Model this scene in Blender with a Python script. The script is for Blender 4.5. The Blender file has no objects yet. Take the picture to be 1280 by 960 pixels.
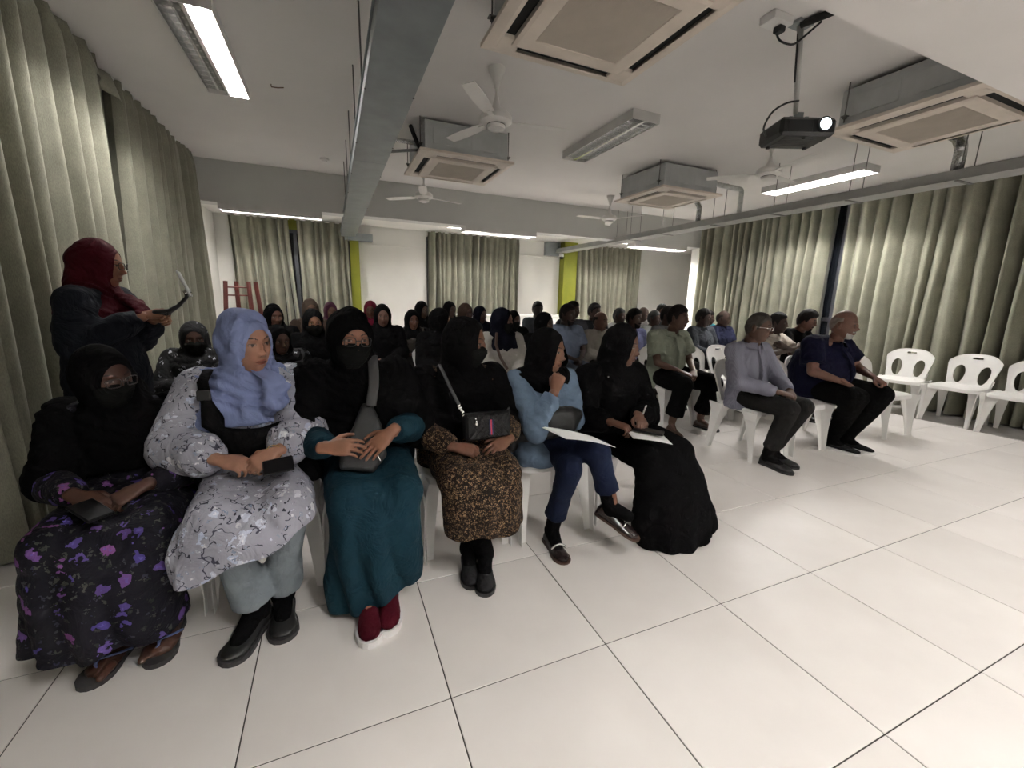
import bpy, math, random
import numpy as np
from mathutils import Matrix, Vector

# ------------------------------------------------------------------ camera, world, exposure
scene = bpy.context.scene
COL = scene.collection
CAM = (0.9123, -1.7039, 1.2751)
cd = bpy.data.cameras.new('camera')
cam = bpy.data.objects.new('camera', cd); COL.objects.link(cam)
cd.sensor_fit = 'HORIZONTAL'; cd.sensor_width = 36.0
cd.lens = 523.73 / 1280 * 36.0
cd.clip_start = 0.02; cd.clip_end = 100
pit, roll, yaw = -0.20132, 0.027272, 0.404047
F_ = np.array([math.sin(yaw)*math.cos(pit), math.cos(yaw)*math.cos(pit), math.sin(pit)])
R_ = np.array([math.cos(yaw), -math.sin(yaw), 0.0]); U_ = np.cross(R_, F_)
R2 = math.cos(roll)*R_ + math.sin(roll)*U_; U2 = -math.sin(roll)*R_ + math.cos(roll)*U_
M4 = Matrix.Identity(4)
for i in range(3):
    M4[i][0] = R2[i]; M4[i][1] = U2[i]; M4[i][2] = -F_[i]; M4[i][3] = CAM[i]
cam.matrix_world = M4
scene.camera = cam
w = bpy.data.worlds.new('world'); scene.world = w; w.use_nodes = True
w.node_tree.nodes['Background'].inputs[0].default_value = (0.012, 0.014, 0.02, 1)   # night outside the windows
w.node_tree.nodes['Background'].inputs[1].default_value = 1.0
scene.view_settings.view_transform = 'Standard'
scene.view_settings.look = 'None'
scene.view_settings.gamma = 1.0
scene.view_settings.exposure = 2.05
scene.view_settings.use_curve_mapping = False
TUBE_POWER = 170.0        # emission strength of a lit fluorescent tube

rnd = random.Random(7)
PI = math.pi

# ------------------------------------------------------------------ materials
_m = {}
def nodes_of(name):
    m = bpy.data.materials.new(name); m.use_nodes = True
    nt = m.node_tree; b = nt.nodes['Principled BSDF']
    return m, nt, b
def mixrgb(nt, fac, a, b, mode='MIX'):
    n = nt.nodes.new('ShaderNodeMix'); n.data_type = 'RGBA'; n.blend_type = mode
    for sock, val in ((n.inputs[0], fac), (n.inputs[6], a), (n.inputs[7], b)):
        if hasattr(val, 'is_linked') or hasattr(val, 'links'): nt.links.new(val, sock)
        else: sock.default_value = val
    return n.outputs[2]
def c4(c): return (c[0], c[1], c[2], 1.0)
def objcoord(nt, scale=(1,1,1)):
    t = nt.nodes.new('ShaderNodeTexCoord'); mp = nt.nodes.new('ShaderNodeMapping')
    mp.inputs['Scale'].default_value = scale
    nt.links.new(t.outputs['Object'], mp.inputs[0]); return mp.outputs[0]
def noise(nt, vec, scale, detail=3, rough=.5):
    n = nt.nodes.new('ShaderNodeTexNoise'); n.inputs['Scale'].default_value = scale
    n.inputs['Detail'].default_value = detail; n.inputs['Roughness'].default_value = rough
    nt.links.new(vec, n.inputs['Vector']); return n
def ramp(nt, fac, stops):
    r = nt.nodes.new('ShaderNodeValToRGB'); e = r.color_ramp.elements
    while len(e) < len(stops): e.new(0.5)
    for k, (p, c) in enumerate(stops): e[k].position = p; e[k].color = c4(c)
    nt.links.new(fac, r.inputs[0]); return r.outputs[0]
def bump(nt, b, h, strength=.2, dist=.01):
    n = nt.nodes.new('ShaderNodeBump'); n.inputs['Strength'].default_value = strength
    n.inputs['Distance'].default_value = dist
    nt.links.new(h, n.inputs['Height']); nt.links.new(n.outputs[0], b.inputs['Normal'])
def plain(name, col, rough=.5, metal=0., var=.06, nscale=8, spec=.5, bmp=0.0, bscale=80):
    if name in _m: return _m[name]
    m, nt, b = nodes_of(name)
    v = objcoord(nt); n = noise(nt, v, nscale, 4)
    lo = tuple(max(0, c*(1-var)) for c in col); hi = tuple(min(1, c*(1+var)) for c in col)
    nt.links.new(ramp(nt, n.outputs['Fac'], [(.3, lo), (.7, hi)]), b.inputs['Base Color'])
    b.inputs['Roughness'].default_value = rough; b.inputs['Metallic'].default_value = metal
    b.inputs['Specular IOR Level'].default_value = spec
    if bmp: bump(nt, b, noise(nt, v, bscale, 2).outputs['Fac'], bmp, .004)
    _m[name] = m; return m
def crease(nt, b, v, weave):
    """soft cloth creases plus a fine weave, as surface relief"""
    n = noise(nt, v, 9, 3, .55); n.inputs['Distortion'].default_value = 1.6
    f = noise(nt, v, 420, 2)
    b1 = nt.nodes.new('ShaderNodeBump'); b1.inputs['Strength'].default_value = .55; b1.inputs['Distance'].default_value = .035
    nt.links.new(n.outputs['Fac'], b1.inputs['Height'])
    b2 = nt.nodes.new('ShaderNodeBump'); b2.inputs['Strength'].default_value = weave; b2.inputs['Distance'].default_value = .002
    nt.links.new(f.outputs['Fac'], b2.inputs['Height']); nt.links.new(b1.outputs[0], b2.inputs['Normal'])
    nt.links.new(b2.outputs[0], b.inputs['Normal'])
def cloth(name, col, rough=.85, sheen=.0, var=.12, bmp=.25):
    if name in _m: return _m[name]
    m, nt, b = nodes_of(name)
    v = objcoord(nt); n = noise(nt, v, 14, 4)
    lo = tuple(c*(1-var) for c in col); hi = tuple(min(1, c*(1+var)) for c in col)
    nt.links.new(ramp(nt, n.outputs['Fac'], [(.3, lo), (.7, hi)]), b.inputs['Base Color'])
    b.inputs['Roughness'].default_value = rough; b.inputs['Specular IOR Level'].default_value = .03 if max(col) < .01 else .12
    if sheen: b.inputs['Sheen Weight'].default_value = sheen
    crease(nt, b, v, bmp)
    _m[name] = m; return m
def skin(name, col):
    if name in _m: return _m[name]
    m, nt, b = nodes_of(name)
    a = nt.nodes.new('ShaderNodeAttribute'); a.attribute_name = 'paint'
    v = objcoord(nt); n = noise(nt, v, 30, 4)
    base = ramp(nt, n.outputs['Fac'], [(.3, tuple(c*.88 for c in col)), (.7, tuple(c*1.1 for c in col))])
    mx = mixrgb(nt, a.outputs['Alpha'], a.outputs['Color'], base)
    nt.links.new(mx, b.inputs['Base Color'])
    b.inputs['Roughness'].default_value = .5; b.inputs['Specular IOR Level'].default_value = .4
    b.inputs['Subsurface Weight'].default_value = .05
    bump(nt, b, noise(nt, v, 260, 2).outputs['Fac'], .12, .001)
    _m[name] = m; return m
def math_(nt, op, a, b=0.0):
    n = nt.nodes.new('ShaderNodeMath'); n.operation = op
    for s, val in ((n.inputs[0], a), (n.inputs[1], b)):
        if hasattr(val, 'links'): nt.links.new(val, s)
        else: s.default_value = val
    return n.outputs[0]
def flowers(name, ground, layers, twig=None, stretch=(1,1,1), rough=.8):
    """printed cloth: layers of (scale, radius, colours, seed offset) blossoms with lobed petals"""
    if name in _m: return _m[name]
    m, nt, b = nodes_of(name)
    base = objcoord(nt, stretch)
    col = None
    n0 = noise(nt, base, 5, 3)
    col = ramp(nt, n0.outputs['Fac'], [(.3, tuple(c*.8 for c in ground)), (.7, tuple(min(1, c*1.15) for c in ground))])
    if twig:
        for k, (sc, wd, tc) in enumerate(twig):
            n = noise(nt, base, sc, 2)
            w_ = math_(nt, 'ABSOLUTE', math_(nt, 'SUBTRACT', n.outputs['Fac'], .5 + .04*k))
            mk = math_(nt, 'LESS_THAN', w_, wd)
            n2 = noise(nt, base, sc*1.7, 1)
            mk = math_(nt, 'MULTIPLY', mk, math_(nt, 'GREATER_THAN', n2.outputs['Fac'], .5))
            col = mixrgb(nt, mk, col, c4(tc))
    for k, (sc, rad, cols, off, dens) in enumerate(layers):
        mp = nt.nodes.new('ShaderNodeMapping'); mp.inputs['Location'].default_value = (off, off*.7, off*1.3)
        nt.links.new(base, mp.inputs[0])
        nz = noise(nt, mp.outputs[0], sc*2.2, 2)
        wob = mixrgb(nt, .035 if sc > 30 else .06, mp.outputs[0], nz.outputs['Color'], 'ADD')
        vo = nt.nodes.new('ShaderNodeTexVoronoi'); vo.inputs['Scale'].default_value = sc
        nt.links.new(wob, vo.inputs['Vector'])
        mk = math_(nt, 'LESS_THAN', vo.outputs['Distance'], rad)
        sep = nt.nodes.new('ShaderNodeSeparateColor'); nt.links.new(vo.outputs['Color'], sep.inputs[0])
        mk = math_(nt, 'MULTIPLY', mk, math_(nt, 'LESS_THAN', sep.outputs[1], dens))
        cc = ramp(nt, sep.outputs[0], [(i/max(1, len(cols)-1), c) for i, c in enumerate(cols)])
        col = mixrgb(nt, mk, col, cc)
        ctr = math_(nt, 'MULTIPLY', math_(nt, 'LESS_THAN', vo.outputs['Distance'], rad*.35), mk)
        col = mixrgb(nt, math_(nt, 'MULTIPLY', ctr, .5), col, c4(tuple(min(1, c*1.7+.03) for c in cols[0])))
    nt.links.new(col, b.inputs['Base Color'])
    b.inputs['Roughness'].default_value = rough; b.inputs['Specular IOR Level'].default_value = .25
    crease(nt, b, base, .2)
    _m[name] = m; return m
def emit(name, col, s, glow=True):
    if name in _m: return _m[name]
    m, nt, b = nodes_of(name)
    b.inputs['Base Color'].default_value = c4(col)
    b.inputs['Emission Color'].default_value = c4(col); b.inputs['Emission Strength'].default_value = s
    _m[name] = m; return m
def stripes(name, a_, b_, axis=0, scale=60., rough=.8):
    if name in _m: return _m[name]
    m, nt, b = nodes_of(name)
    v = objcoord(nt); wv = nt.nodes.new('ShaderNodeTexWave'); wv.inputs['Scale'].default_value = scale
    wv.bands_direction = 'XYZ'[axis]; wv.inputs['Distortion'].default_value = .6
    nt.links.new(v, wv.inputs['Vector'])
    nt.links.new(ramp(nt, wv.outputs['Fac'], [(.35, a_), (.65, b_)]), b.inputs['Base Color'])
    b.inputs['Roughness'].default_value = rough; b.inputs['Specular IOR Level'].default_value = .25
    _m[name] = m; return m

# ------------------------------------------------------------------ mesh helpers
def unit(v):
    v = np.asarray(v, float); n = np.linalg.norm(v)
    return v/n if n > 1e-9 else np.array([0, 0, 1.])
def A(*p): return np.array(p, float)
class Soup:
    def __init__(s): s.v = []; s.f = []; s.n = 0
    def add(s, V, Fs):
        V = np.asarray(V, float); s.v.append(V)
        for f in Fs: s.f.append(tuple(int(i)+s.n for i in f))
        s.n += len(V); return s
    def V(s): return np.concatenate(s.v)
    def loft(s, P, rx, ry=None, ax=None, seg=14, rnd_=True, p=2.0):
        P = [np.asarray(q, float) for q in P]; n = len(P)
        if np.isscalar(rx): rx = [rx]*n
        ry = rx if ry is None else ([ry]*n if np.isscalar(ry) else ry)
        rx = list(rx); ry = list(ry)
        tg = [unit(P[min(i+1, n-1)] - P[max(i-1, 0)]) for i in range(n)]
        if rnd_:
            P0, P1 = P[0], P[-1]; a0, a1 = (rx[0], ry[0]), (rx[-1], ry[-1]); r0 = min(a0); r1 = min(a1)
            pre = [(P0 - tg[0]*r0*math.sin(t), a0[0]*math.cos(t), a0[1]*math.cos(t), tg[0]) for t in (1.35, 1.0, .55)]
            post = [(P1 + tg[-1]*r1*math.sin(t), a1[0]*math.cos(t), a1[1]*math.cos(t), tg[-1]) for t in (.55, 1.0, 1.35)]
            P = [q[0] for q in pre] + P + [q[0] for q in post]
            rx = [q[1] for q in pre] + rx + [q[1] for q in post]; ry = [q[2] for q in pre] + ry + [q[2] for q in post]
            tg = [q[3] for q in pre] + tg + [q[3] for q in post]
        V = []; side = None
        for q, a, b_, t in zip(P, rx, ry, tg):
            ref = np.asarray(ax, float) if ax is not None else (side if side is not None else (A(1, 0, 0) if abs(t[0]) < .8 else A(0, 1, 0)))
            sx = unit(ref - t*np.dot(ref, t)); side = sx; sy = np.cross(t, sx)
            for k in range(seg):
                th = 2*PI*k/seg; c, s_ = math.cos(th), math.sin(th)
                if p != 2.0: c = math.copysign(abs(c)**(2/p), c); s_ = math.copysign(abs(s_)**(2/p), s_)
                V.append(q + sx*a*c + sy*b_*s_)
        m = len(P); Fs = []
        for i in range(m-1):
            for k in range(seg):
                k2 = (k+1) % seg
                Fs.append((i*seg+k, i*seg+k2, (i+1)*seg+k2, (i+1)*seg+k))
        Fs.append(tuple(range(seg))[::-1]); Fs.append(tuple((m-1)*seg+k for k in range(seg)))
        return s.add(V, Fs)
    def cap(s, a, b, r1, r2=None, seg=14, rnd_=True, fl=1.0, ax=None):
        r2 = r1 if r2 is None else r2
        return s.loft([a, b], [r1, r2], [r1*fl, r2*fl], ax, seg, rnd_)
    def ell(s, c, r, R=None, seg=16, rings=10):
        R = np.eye(3) if R is None else R
        V = []; Fs = []
        for i in range(rings+1):
            th = -PI/2 + PI*i/rings
            th = max(-PI/2+.02, min(PI/2-.02, th))
            for k in range(seg):
                ph = 2*PI*k/seg
                V.append(np.asarray(c) + R @ A(r[0]*math.cos(th)*math.cos(ph), r[1]*math.cos(th)*math.sin(ph), r[2]*math.sin(th)))
        for i in range(rings):
            for k in range(seg):
                k2 = (k+1) % seg
                Fs.append((i*seg+k, i*seg+k2, (i+1)*seg+k2, (i+1)*seg+k))
        Fs.append(tuple(range(seg))[::-1]); Fs.append(tuple(rings*seg+k for k in range(seg)))
        return s.add(V, Fs)
    def box(s, lo, hi, R=None, c=None, bev=0.0):
        lo = np.asarray(lo, float); hi = np.asarray(hi, float)
        if bev <= 0:
            V = [A(x, y, z) for x in (lo[0], hi[0]) for y in (lo[1], hi[1]) for z in (lo[2], hi[2])]
            Fs = [(0,1,3,2), (4,6,7,5), (0,4,5,1), (2,3,7,6), (0,2,6,4), (1,5,7,3)]
        else:
            b = bev; V = []; Fs = []
            def idx(i, j, k, a): return ((i*2+j)*2+k)*3+a
            for i in (0, 1):
                for j in (0, 1):
                    for k in (0, 1):
                        p = A(hi[0] if i else lo[0], hi[1] if j else lo[1], hi[2] if k else lo[2])
                        sg = A(1-2*i, 1-2*j, 1-2*k)
                        for a in range(3):
                            q = p + sg*b; q[a] = p[a]; V.append(q)
            def quad(a_, b_, c_, d_): Fs.append((a_, b_, c_, d_))
            for a in range(3):
                o = [x for x in range(3) if x != a]
                for sv in (0, 1):
                    r = []
                    for (u, v) in ((0,0), (1,0), (1,1), (0,1)):
                        t = [0, 0, 0]; t[a] = sv; t[o[0]] = u; t[o[1]] = v; r.append(idx(*t, a))
                    Fs.append(tuple(r))
            for a in range(3):      # edges along axis a
                o = [x for x in range(3) if x != a]
                for u in (0, 1):
                    for v in (0, 1):
                        t0 = [0,0,0]; t0[a] = 0; t0[o[0]] = u; t0[o[1]] = v; t1 = list(t0); t1[a] = 1
                        Fs.append((idx(*t0, o[0]), idx(*t1, o[0]), idx(*t1, o[1]), idx(*t0, o[1])))
            for i in (0, 1):
                for j in (0, 1):
                    for k in (0, 1): Fs.append((idx(i,j,k,0), idx(i,j,k,1), idx(i,j,k,2)))
        V = np.array(V)
        if R is not None: V = V @ np.asarray(R).T
        if c is not None: V = V + np.asarray(c)
        return s.add(V, Fs)
def rotz(a): c, s = math.cos(a), math.sin(a); return np.array([[c, -s, 0], [s, c, 0], [0, 0, 1.]])
def rotx(a): c, s = math.cos(a), math.sin(a); return np.array([[1, 0, 0], [0, c, -s], [0, s, c]])
def roty(a): c, s = math.cos(a), math.sin(a); return np.array([[c, 0, s], [0, 1, 0], [-s, 0, c]])

def mesh(name, V, Fs, mat=None, smooth=True, fixn=False):
    me = bpy.data.meshes.new(name)
    V = np.asarray(V, float)
    if isinstance(Fs, np.ndarray):
        k = Fs.shape[1]; me.vertices.add(len(V)); me.vertices.foreach_set('co', V.astype('f').ravel())
        me.loops.add(Fs.size); me.loops.foreach_set('vertex_index', Fs.astype('i').ravel())
        me.polygons.add(len(Fs)); me.polygons.foreach_set('loop_start', np.arange(0, Fs.size, k, dtype='i'))
        me.update(calc_edges=True); me.validate()
    else:
        me.from_pydata([tuple(v) for v in V], [], Fs)
    if fixn:
        import bmesh
        bm = bmesh.new(); bm.from_mesh(me); bmesh.ops.recalc_face_normals(bm, faces=bm.faces); bm.to_mesh(me); bm.free()
    if smooth: me.polygons.foreach_set('use_smooth', [True]*len(me.polygons))
    if mat: me.materials.append(mat)
    me.update(); return me
def obj(name, me, parent=None, loc=(0,0,0), rot=0, **props):
    o = bpy.data.objects.new(name, me); COL.objects.link(o)
    o.parent = parent; o.location = loc
    if rot: o.rotation_euler = (0, 0, rot)
    for k, v in props.items(): o[k] = v
    return o
def part(name, s, mat, parent=None, origin=None, smooth=False, sharp=None, **props):
    V = s.V() - (np.asarray(origin) if origin is not None else 0)
    me = mesh(name, V, s.f, mat, smooth, fixn=True)
    if smooth and sharp:
        me.set_sharp_from_angle(angle=math.radians(sharp))
    return obj(name, me, parent, **props)
def thing(name, loc, label, category, group=None, rot=0):
    o = obj(name, None, None, loc, rot, label=label, category=category)
    o.empty_display_size = .1
    if group: o['group'] = group
    return o
def copy_tree(o, parent=None):
    c = o.copy(); COL.objects.link(c); c.parent = parent
    for ch in list(o.children): copy_tree(ch, c)
    return c
def np_mesh(me):
    V = np.empty(len(me.vertices)*3, 'f'); me.vertices.foreach_get('co', V); V = V.reshape(-1, 3).astype(float)
    tot = np.empty(len(me.polygons), 'i'); me.polygons.foreach_get('loop_total', tot)
    L = np.empty(len(me.loops), 'i'); me.loops.foreach_get('vertex_index', L)
    return V, L.reshape(-1, 4) if (len(tot) and (tot == 4).all()) else None
def remesh(s, vox, smooth=3, fac=.5):
    """fuse overlapping closed shapes into one continuous skin"""
    me = bpy.data.meshes.new('tmp'); me.from_pydata([tuple(v) for v in s.V()], [], s.f)
    o = bpy.data.objects.new('tmp', me); COL.objects.link(o)
    r = o.modifiers.new('r', 'REMESH'); r.mode = 'VOXEL'; r.voxel_size = vox
    if smooth:
        q = o.modifiers.new('s', 'SMOOTH'); q.factor = fac; q.iterations = smooth
    dg = bpy.context.evaluated_depsgraph_get(); ev = o.evaluated_get(dg)
    m2 = ev.to_mesh(); V, Q = np_mesh(m2); ev.to_mesh_clear()
    bpy.data.objects.remove(o); bpy.data.meshes.remove(me)
    return V, Q
def normals(V, Q):
    d1 = V[Q[:, 2]] - V[Q[:, 0]]; d2 = V[Q[:, 3]] - V[Q[:, 1]]
    n = np.cross(d1, d2); N = np.zeros_like(V)
    for k in range(4): np.add.at(N, Q[:, k], n)
    return N/np.maximum(np.linalg.norm(N, axis=1, keepdims=True), 1e-9)
def wrinkle(V, seed=0, f=1.0):
    """a field of soft creases, about -1..1"""
    r = np.random.RandomState(seed); q = V*f
    q = q + .05*np.sin(q[:, [1, 2, 0]]*9 + r.rand(3)*6) + .03*np.sin(q[:, [2, 0, 1]]*17 + r.rand(3)*6)
    out = 0
    for k in range(5):
        d = unit(r.randn(3)*A(1, .7, .55)); fr = 28 + 30*r.rand()
        out = out + np.abs(np.sin((q @ d)*fr + 6*r.rand()))*(.5 + .5*np.sin((q @ unit(r.randn(3)))*11 + k))
    return out/2.5 - .5
def solidify(V, Fs, off):
    V = np.asarray(V, float); n = len(V); V2 = V + off
    F2 = list(Fs) + [tuple(i+n for i in f)[::-1] for f in Fs]
    cnt = {}
    for f in Fs:
        for a, b in zip(f, f[1:] + f[:1]): cnt[(a, b)] = 1
    for (a, b) in list(cnt):
        if (b, a) not in cnt: F2.append((b, a, a+n, b+n))
    return np.concatenate([V, V2]), F2
# ------------------------------------------------------------------ the room
H = 2.93; XL = -0.95; XR = 8.08; XA = 10.3; YB = 7.6; YF = -3.9; YA = 5.45
m_wall = plain('wall_paint', (.80, .79, .75), .75, var=.03, nscale=2, bmp=.08)
m_ceil = plain('ceiling_paint', (.76, .735, .715), .85, var=.03, nscale=1.5, bmp=.05, bscale=40)
m_beam = plain('beam_paint', (.60, .60, .58), .85, var=.03, nscale=2, bmp=.05)
m_tile = None
def tile_material():
    m, nt, b = nodes_of('porcelain_tile')
    v = objcoord(nt); oi = nt.nodes.new('ShaderNodeObjectInfo')
    n = noise(nt, v, 2.5, 5); n2 = noise(nt, v, 60, 3)
    c = ramp(nt, n.outputs['Fac'], [(.3, (.77, .73, .70)), (.7, (.85, .815, .785))])
    g = ramp(nt, oi.outputs['Random'], [(0, (.94, .94, .94)), (1, (1, 1, 1))])
    c = mixrgb(nt, 1.0, c, g, 'MULTIPLY')
    nt.links.new(c, b.inputs['Base Color'])
    b.inputs['Roughness'].default_value = .30
    return m
m_tile = tile_material()
m_grout = plain('grout', (.05, .045, .04), .9)
m_green = plain('green_paint', (.20, .215, .008), .6)
m_white = plain('white_plastic', (.80, .79, .77), .42, var=.03)
m_cream = plain('aged_white_plastic', (.70, .62, .54), .5, var=.08, nscale=5)
m_steel = plain('galvanised_steel', (.29, .315, .325), .45, .5, var=.12, nscale=6)
m_acbody = plain('pale_galvanised_steel', (.46, .475, .475), .5, .3, var=.08, nscale=6)
m_tray = plain('grey_tray_steel', (.40, .40, .39), .5, .3, var=.10, nscale=6)
m_foil = plain('aluminium_foil_wrap', (.62, .62, .62), .25, .95, var=.3, nscale=40, bmp=.9, bscale=45)
m_dark = plain('black_plastic', (.012, .012, .013), .38)
m_rod = plain('threaded_rod_steel', (.16, .155, .15), .5, .6)
m_void = plain('dark_void', (.01, .01, .01), .9)
m_insul = plain('black_foam_insulation', (.02, .02, .02), .9)
m_curtain = None
def curtain_material():
    m, nt, b = nodes_of('sage_curtain_cloth')
    v = objcoord(nt); n = noise(nt, v, 6, 4)
    c = ramp(nt, n.outputs['Fac'], [(.3, (.195, .190, .145)), (.7, (.245, .24, .185))])
    wv = objcoord(nt, (1, 1, .25)); n2 = noise(nt, wv, 330, 2)
    c = mixrgb(nt, .35, c, ramp(nt, n2.outputs['Fac'], [(.3, (.2, .2, .2)), (.7, (.8, .8, .8))]), 'SOFT_LIGHT')
    nt.links.new(c, b.inputs['Base Color'])
    b.inputs['Roughness'].default_value = .75; b.inputs['Specular IOR Level'].default_value = .3
    b.inputs['Sheen Weight'].default_value = .15
    bump(nt, b, n2.outputs['Fac'], .25, .002)
    return m
m_curtain = curtain_material()

def boxobj(name, lo, hi, mat, **props):
    lo = np.array(lo, float); hi = np.array(hi, float); c = (lo+hi)/2; c[2] = lo[2]
    s = Soup().box(lo-c, hi-c); me = mesh(name, s.V(), s.f, mat, False, True)
    return obj(name, me, props.pop('parent', None), tuple(c), **props)
ST = dict(kind='structure')
floor = boxobj('floor', (XL-.15, YF-.15, -.15), (XA+.15, YB+.15, -.003), m_grout, **ST)
# tiles: 60 cm, their own edges, grout 3 mm below
s = Soup(); g = .0021
s.box((g, g, -.012), (.6-g, .6-g, 0), bev=.0012)
tile_me = mesh('tile', s.V(), s.f, m_tile, False, True)
fo = np.array(floor.location)
for i in range(-2, 14):
    for j in range(-5, 13):
        t = obj('tile', tile_me, floor); t.location = tuple(A(i*.6, j*.6, 0) - fo)
for lo, hi in (((8.4, -3.9, -.01), (XA, YB, 0)), ((-1.2, -3.9, -.01), (8.4, -3.0, 0))):
    pass
boxobj('trim_1', (7.262, -3.0, -.002), (XR, 5.3, .004), plain('grey_threshold_stone', (.42, .40, .38), .35, var=.15), **ST)
boxobj('wall_left', (XL-.15, YF, 0), (XL, YB, H), m_wall, **ST)
boxobj('wall_front', (XL-.15, YF-.15, 0), (XA+.15, YF, H), m_wall, **ST)
wb = boxobj('wall_back', (XL-.15, YB, 0), (XA+.15, YB+.15, H), m_wall, **ST)
boxobj('wall_right', (XR, YF, 0), (XR+.15, YA, H), m_wall, **ST)
boxobj('wall_right_alcove', (XA, YA-.15, 0), (XA+.15, YB, H), m_wall, **ST)
boxobj('wall_right_return', (XR+.15, YA-.15, 0), (XA, YA, H), m_wall, **ST)
boxobj('ceiling', (XL-.15, YF-.15, H), (XA+.15, 5.45, H+.15), m_ceil, **ST)
boxobj('ceiling_bay', (XL-.15, 5.45, 2.62), (XA+.15, YB+.15, 2.77), m_wall, **ST)
boxobj('trim_2', (XL, 5.2, 2.41), (XA, 5.45, H), m_beam, **ST)          # beam across the back
boxobj('trim_3', (XL, -1.75, 2.40), (XR, -.43, H), m_ceil, **ST)        # beam over the photographer
boxobj('trim_4', (1.29, YB-.16, 0), (1.46, YB, 2.36), m_green, **ST)    # green window surrounds
boxobj('trim_5', (-.62, YB-.05, 2.42), (1.29, YB, 2.62), m_green, **ST)
boxobj('trim_6', (6.06, YB-.22, 0), (6.42, YB, 2.62), m_green, **ST)
boxobj('trim_7', (1.5, YB-.02, 2.26), (2.8, YB, 2.285), m_wall, **ST)
boxobj('trim_8', (4.95, YB-.02, 2.26), (6.02, YB, 2.285), m_wall, **ST)

m_glass = None
def glass():
    m, nt, b = nodes_of('night_window_glass')
    b.inputs['Base Color'].default_value = (.01, .012, .016, 1); b.inputs['Roughness'].default_value = .06
    b.inputs['Specular IOR Level'].default_value = .6
    return m
m_glass = glass()
m_alu = plain('window_frame_aluminium', (.07, .072, .08), .4, .5)
def window(n, lo, hi, axis, mull):
    """dark glazed window with frame and mullions standing just off the wall"""
    lo = np.array(lo, float); hi = np.array(hi, float); c = (lo+hi)/2; c[2] = lo[2]
    root = obj('window_%d' % n, None, None, tuple(c), **ST)
    a = 1-axis
    s = Soup(); s.box(lo-c, hi-c)
    part('pane', s, m_glass, root)
    k = mull
    for i in range(k+1):
        q = lo.copy(); r = hi.copy(); t = lo[a] + (hi[a]-lo[a])*i/k
        q[a] = t-.03; r[a] = t+.03; q[axis] -= .02; r[axis] += .02
        part('mullion', Soup().box(q-c, r-c), m_alu, root)
    for z in (lo[2], (lo[2]+hi[2])*.35, hi[2]):
        q = lo.copy(); r = hi.copy(); q[2] = z-.03; r[2] = z+.03; q[axis] -= .018; r[axis] += .018
        part('rail', Soup().box(q-c, r-c), m_alu, root)
window(1, (-.6, YB-.05, .3), (1.27, YB-.02, 2.4), 1, 2)
window(2, (2.85, YB-.05, .3), (4.85, YB-.02, 2.5), 1, 3)
window(3, (6.5, YB-.05, .3), (8.3, YB-.02, 2.5), 1, 3)
window(4, (XL+.01, -2.5, .3), (XL+.04, 4.9, 2.8), 0, 6)
window(5, (XR-.04, -2.5, .3), (XR-.01, 4.9, 2.8), 0, 6)

# ------------------------------------------------------------------ curtains
def curtain(label, axis, pos, a0, a1, z0, z1, seed, fold=.16, amp=.08, group=None, lean0=0., lean1=0., sign=1, res=.009):
    r = random.Random(seed)
    n = int((a1-a0)/res)+1; S = np.linspace(a0, a1, n)
    knots = [0.]; pos_ = [a0-.3]
    while pos_[-1] < a1+.3:
        pos_.append(pos_[-1] + fold*(.55+.9*r.random())); knots.append(knots[-1]+1)
    ph = np.interp(S, pos_, knots)*PI
    am = np.interp(S, pos_, [(.6+.75*r.random()) for _ in pos_])
    Z = np.concatenate([np.linspace(z0, z1-.35, 24)[:-1], np.linspace(z1-.35, z1, 12)])
    V = []
    for z in Z:
        t = (z-z0)/(z1-z0)
        drift = .35*np.sin(S*2.1+z*1.1+seed) + .22*np.sin(S*5.3-z*2.3)
        w1 = (np.abs(np.sin(ph+drift*(1-t)*.8))**.75*2-1.15)*sign + .25*np.sin(ph*2.3+seed+drift)
        hd = max(0., (z-(z1-.14))/.14)
        off = amp*am*w1*(1-.45*hd)*(1.0+.35*(1-t)) + .006*np.sin(S*95+seed)*(.3+hd) + .02*np.sin(S*1.7+seed)*(1-t)
        off = off + .012*hd*np.sin(ph*2)
        u = (S-a0)/(a1-a0)
        sh = S + (1-t)*(lean0*(1-u) + lean1*u) + .02*np.sin(ph*.5+z*2)*(1-t)
        p = np.zeros((n, 3)); p[:, axis] = pos + off; p[:, 1-axis] = sh; p[:, 2] = z
        V.append(p)
    V = np.concatenate(V); m_ = len(Z)
    i, j = np.meshgrid(np.arange(m_-1), np.arange(n-1), indexing='ij'); a = (i*n+j).ravel()
    Q = np.stack([a, a+1, a+1+n, a+n], 1)
    c = np.zeros(3); c[axis] = pos; c[1-axis] = (a0+a1)/2; c[2] = 0
    th = thing('curtain', tuple(c), label, 'curtain', group)
    d = np.zeros(3); d[axis] = .004
    V2 = np.concatenate([V-c, V-c+d]); 
    Q2 = np.concatenate([Q, (Q+len(V))[:, ::-1]])
    obj('curtain_panel', mesh('curtain_panel', V2, Q2, m_curtain), th)
    s = Soup(); lo = np.zeros(3); hi = np.zeros(3)
    lo[axis] = pos-.012; hi[axis] = pos+.012; lo[1-axis] = a0-.02; hi[1-axis] = a1+.02; lo[2] = z1-.012; hi[2] = z1+.01
    s.box(lo-c, hi-c); part('curtain_track', s, m_white, th)
    return th
curtain('long sage green curtain on the left wall, nearest the camera behind the black-veiled elderly woman', 0, -.60, -2.6, 2.62, .02, 2.915, 3, .18, .085, None, 0, -.10)
curtain('sage green curtain on the left wall beyond the narrow dark gap, behind the standing woman', 0, -.62, 3.00, 5.02, .02, 2.915, 5, .14, .075, None, -.22, .12)
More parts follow.
